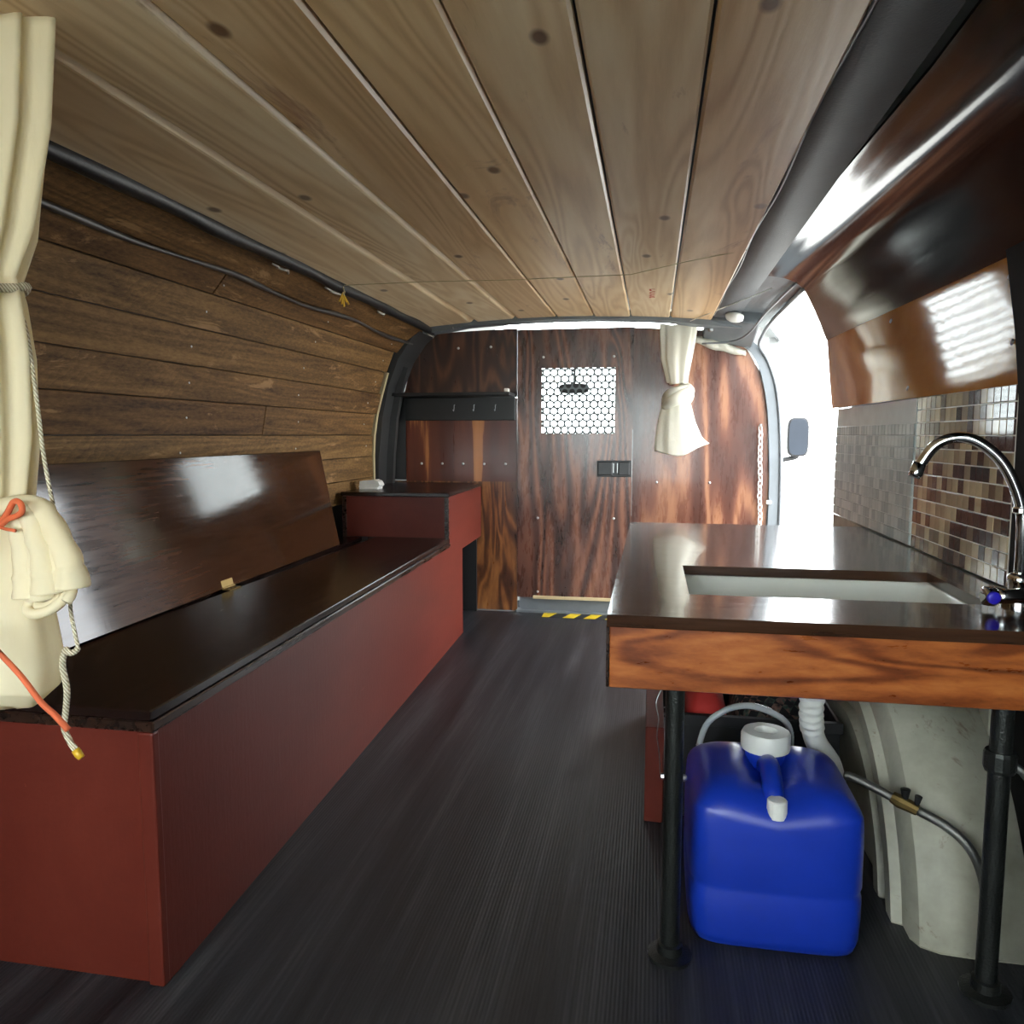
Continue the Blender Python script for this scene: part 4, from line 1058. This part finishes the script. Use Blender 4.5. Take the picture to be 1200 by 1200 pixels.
# upper drape: ceiling to cord
rows = interp_rows([(-0.775, 0.80, 1.262, 0.105, 0.035), (-0.775, 0.80, 1.15, 0.092, 0.036), (-0.78, 0.80, 1.04, 0.070, 0.040), (-0.785, 0.80, 0.985, 0.048, 0.034), (-0.785, 0.80, 0.965, 0.052, 0.036), (-0.787, 0.80, 0.90, 0.060, 0.040), (-0.79, 0.80, 0.80, 0.060, 0.040), (-0.79, 0.80, 0.735, 0.050, 0.036), (-0.79, 0.80, 0.715, 0.040, 0.030)], 44)
bm = bm_(); loft(bm, drape(rows, 8, 0.15, 64, 3, 0.03)); finish('drape', bm, M['cream'], cu, True)
# lower bag of cloth under the cord
rows = interp_rows([(-0.792, 0.80, 0.722, 0.038, 0.030), (-0.785, 0.80, 0.69, 0.050, 0.038), (-0.785, 0.80, 0.63, 0.056, 0.042), (-0.782, 0.80, 0.58, 0.060, 0.046), (-0.780, 0.80, 0.53, 0.064, 0.050), (-0.778, 0.80, 0.495, 0.055, 0.046), (-0.778, 0.80, 0.476, 0.034, 0.03), (-0.778, 0.80, 0.471, 0.008, 0.008)], 36)
bm = bm_(); loft(bm, drape(rows, 5, 0.06, 64, 5, 0.04)); finish('hanging_bag', bm, M['cream'], cu, True)
# folded bundle of pleats that comes out over the cord, with a hem band and an open end
bm = bm_()
for k in range(5):
    t = k / 4; xe = -0.710 + 0.054 * t; ze = 0.618 + 0.012 * t - (0.006 if k == 1 else 0); yo = 0.762 + 0.010 * abs(t - 0.4) + (0.006 if k % 2 else 0)
    path = catmull([(-0.765, 0.785, 0.712), (-0.738 + 0.012 * t, 0.772, 0.722 + 0.002 * t), (-0.716 + 0.026 * t, yo, 0.716 + 0.003 * t), (-0.714 + 0.044 * t, yo, 0.688), (xe - 0.002, yo, 0.655 + 0.006 * t), (xe, yo, ze + 0.014), (xe + 0.001, yo, ze)], 6)
    rr = []
    for i in range(len(path)):
        f = i / (len(path) - 1); w = 0.011 + 0.0055 * f
        if f > 0.74: w += 0.0022                      # hem band
        rr.append(w)
    tube(bm, path, rr, 14)
for v in bm.verts: v.co += V((0.0008 * math.sin(v.co.z * 260 + v.co.x * 120), 0.0008 * math.sin(v.co.z * 190), 0))
sp = []                     # rolled layers seen in the open end
for k in range(46):
    a = -0.4 + k * 0.34; q = 0.033 - 0.0006 * k
    sp.append((-0.684 + q * 1.0 * math.cos(a), 0.760 + q * 0.42 * math.sin(a) + 0.0002 * k, 0.6145 + 0.26 * q * math.cos(a) + 0.50 * q * math.sin(a)))
tube(bm, sp, 0.0060, 8)
finish('folded_bundle', bm, M['cream'], cu, True)
# cord around the upper waist
bm = bm_(); tube(bm, [(-0.785 + 0.054 * math.cos(a), 0.80 + 0.040 * math.sin(a), 0.977 + 0.004 * math.sin(3 * a)) for a in [2 * math.pi * k / 30 for k in range(31)]], 0.005, 8); finish('waist_cord', bm, M['rope'], cu, True)
bm = bm_(); tube(bm, catmull([(-0.80, 0.757, 0.978), (-0.77, 0.753, 0.972), (-0.745, 0.757, 0.985), (-0.733, 0.765, 0.972), (-0.742, 0.762, 0.962), (-0.765, 0.755, 0.97)], 5), 0.0048, 8); finish('waist_cord', bm, M['rope'], cu, True)
# orange cord: wrap, bow, tails
bm = bm_(); tube(bm, [(-0.788 + 0.042 * math.cos(a), 0.80 + 0.036 * math.sin(a), 0.714 + 0.003 * math.sin(2 * a)) for a in [2 * math.pi * k / 30 for k in range(31)]], 0.0042, 8); finish('orange_cord', bm, M['orange'], cu, True)
bm = bm_(); tube(bm, catmull([(-0.728, 0.748, 0.704), (-0.712, 0.743, 0.718), (-0.700, 0.740, 0.731), (-0.691, 0.739, 0.730), (-0.690, 0.740, 0.721), (-0.700, 0.743, 0.715), (-0.714, 0.745, 0.711), (-0.730, 0.748, 0.703), (-0.748, 0.750, 0.714), (-0.765, 0.752, 0.726)], 6), 0.0034, 8)
tube(bm, catmull([(-0.735, 0.748, 0.703), (-0.72, 0.745, 0.700), (-0.703, 0.743, 0.698)], 5), 0.0020, 8)
tube(bm, catmull([(-0.735, 0.748, 0.704), (-0.76, 0.755, 0.707), (-0.80, 0.762, 0.712)], 5), 0.0030, 8); finish('orange_bow', bm, M['orange'], cu, True)
bm = bm_(); tube(bm, catmull([(-0.735, 0.747, 0.702), (-0.77, 0.735, 0.65), (-0.76, 0.728, 0.60), (-0.725, 0.726, 0.568), (-0.697, 0.730, 0.536), (-0.678, 0.736, 0.504), (-0.666, 0.742, 0.487), (-0.655, 0.748, 0.468)], 6), [0.0026 + 0.0012 * min(1, i / 42) for i in range(43)], 8); finish('orange_tail', bm, M['orange'], cu, True)
# white rope hanging past the bundle, with yellow tip
rp = thing('hanging_rope', (-0.70, 0.80, 0.41), 'white braided rope with yellow tip hanging beside the cream curtain', 'rope')
bm = bm_(); pth = catmull([(-0.742, 0.80, 0.972), (-0.728, 0.80, 0.94), (-0.722, 0.80, 0.905), (-0.716, 0.80, 0.84), (-0.711, 0.80, 0.775), (-0.703, 0.803, 0.71), (-0.690, 0.806, 0.64), (-0.690, 0.803, 0.597), (-0.683, 0.80, 0.565), (-0.681, 0.80, 0.548), (-0.688, 0.796, 0.543), (-0.696, 0.798, 0.546), (-0.703, 0.80, 0.525), (-0.699, 0.80, 0.495), (-0.703, 0.80, 0.465), (-0.706, 0.80, 0.447), (-0.699, 0.80, 0.43), (-0.692, 0.80, 0.420)], 5)
tube(bm, pth, [0.0023 if p.z > 0.55 else 0.0037 for p in pth], 8); finish('rope', bm, M['rope'], rp, True)
bm = bm_(); tube(bm, [(-0.692, 0.80, 0.420), (-0.688, 0.80, 0.4145), (-0.684, 0.80, 0.410)], [0.0050, 0.0050, 0.0042], 8); finish('yellow_tip', bm, M['yellowtip'], rp, True)

# ---- knotted white curtain by the side door
kc = thing('knotted_curtain', (0.10, 3.33, 0.72), 'white cotton curtain tied in a knot, hanging by the right plywood panel', 'curtain')
S = 3.32
rows = interp_rows([(0.100, S, 1.262, 0.070, 0.016), (0.098, S, 1.20, 0.066, 0.020), (0.094, S, 1.12, 0.058, 0.026), (0.096, S, 1.06, 0.046, 0.028), (0.098, S, 1.02, 0.040, 0.030)], 26)
bm = bm_(); loft(bm, drape(rows, 6, 0.17, 60, 14, 0.02)); finish('upper_cloth', bm, M['white_cloth'], kc, True)
rows = interp_rows([(0.098, S, 0.965, 0.048, 0.03), (0.098, S - 0.005, 0.93, 0.056, 0.034), (0.100, S, 0.86, 0.072, 0.036), (0.112, S, 0.79, 0.090, 0.036), (0.124, S, 0.722, 0.104, 0.034)], 26)
rg = drape(rows, 4, 0.13, 60, 21, 0.02); c = V((0.124, S, 0.722))
for k, dz in ((0.85, 0.02), (0.5, 0.05), (0.1, 0.06)): rg.append([tuple(c + (V(p) - c) * k + V((0, 0, dz))) for p in rg[25]])
bm = bm_(); loft(bm, rg)
for v in bm.verts:
    if v.co.z < 0.80:
        f = min(1, (0.80 - v.co.z) / 0.08)
        v.co.z += f * (0.045 * max(0, (v.co.x - 0.13) / 0.09) + 0.012 * max(0, (0.10 - v.co.x) / 0.08))
finish('lower_cloth', bm, M['white_cloth'], kc, True)
# knot: a fat overhand wrap
bm = bm_(); kp = []
for k in range(29):
    a = 2 * math.pi * k / 24 - 0.6
    kp.append((0.096 + 0.030 * math.cos(a), S + 0.030 * math.sin(a), 0.965 + 0.030 * math.cos(a + 0.9) - 0.02 * (k / 28)))
tube(bm, kp, [0.036 + 0.005 * math.sin(k * 0.8) for k in range(29)], 18); finish('knot', bm, M['white_cloth'], kc, True)
bm = bm_(); kp = []
for k in range(17):
    a = math.pi * (1.12 + 0.95 * k / 16); kp.append((0.096 + 0.052 * math.cos(a), S + 0.062 * math.sin(a) + 0.004, 0.925 + 0.075 * k / 16))
tube(bm, kp, [0.016 + 0.012 * math.sin(math.pi * k / 16) for k in range(17)], 14); finish('knot_wrap', bm, M['white_cloth'], kc, True)
bm = bm_(); tube(bm, [(0.045, 3.405, 1.25), (0.10, S, 1.258), (0.366, 2.62, 1.272)], 0.0018, 6); tag(finish('curtain_string', bm, M['white_pl'], None, True), 'taut white string from the knotted curtain to the door header', 'string')
# strip of white cloth tucked at the top of the right panel
bm = bm_(); rg = []
for k in range(15):
    t = k / 14; x = 0.165 + 0.215 * t; zt = 1.208 - 0.062 * t ** 1.3 + 0.003 * math.sin(k); w = 0.012 + 0.012 * math.sin(math.pi * min(1, t * 1.1)); y = YP - 0.012 - 0.004 * math.sin(k * 1.7)
    rg.append([(x, y, zt + w), (x, y - 0.005, zt), (x, y, zt - w), (x, y + 0.005, zt)])
loft(bm, rg); tag(finish('cloth_strip', bm, M['white_cloth'], None, True), 'narrow strip of white cloth tucked above the right plywood panel', 'cloth')
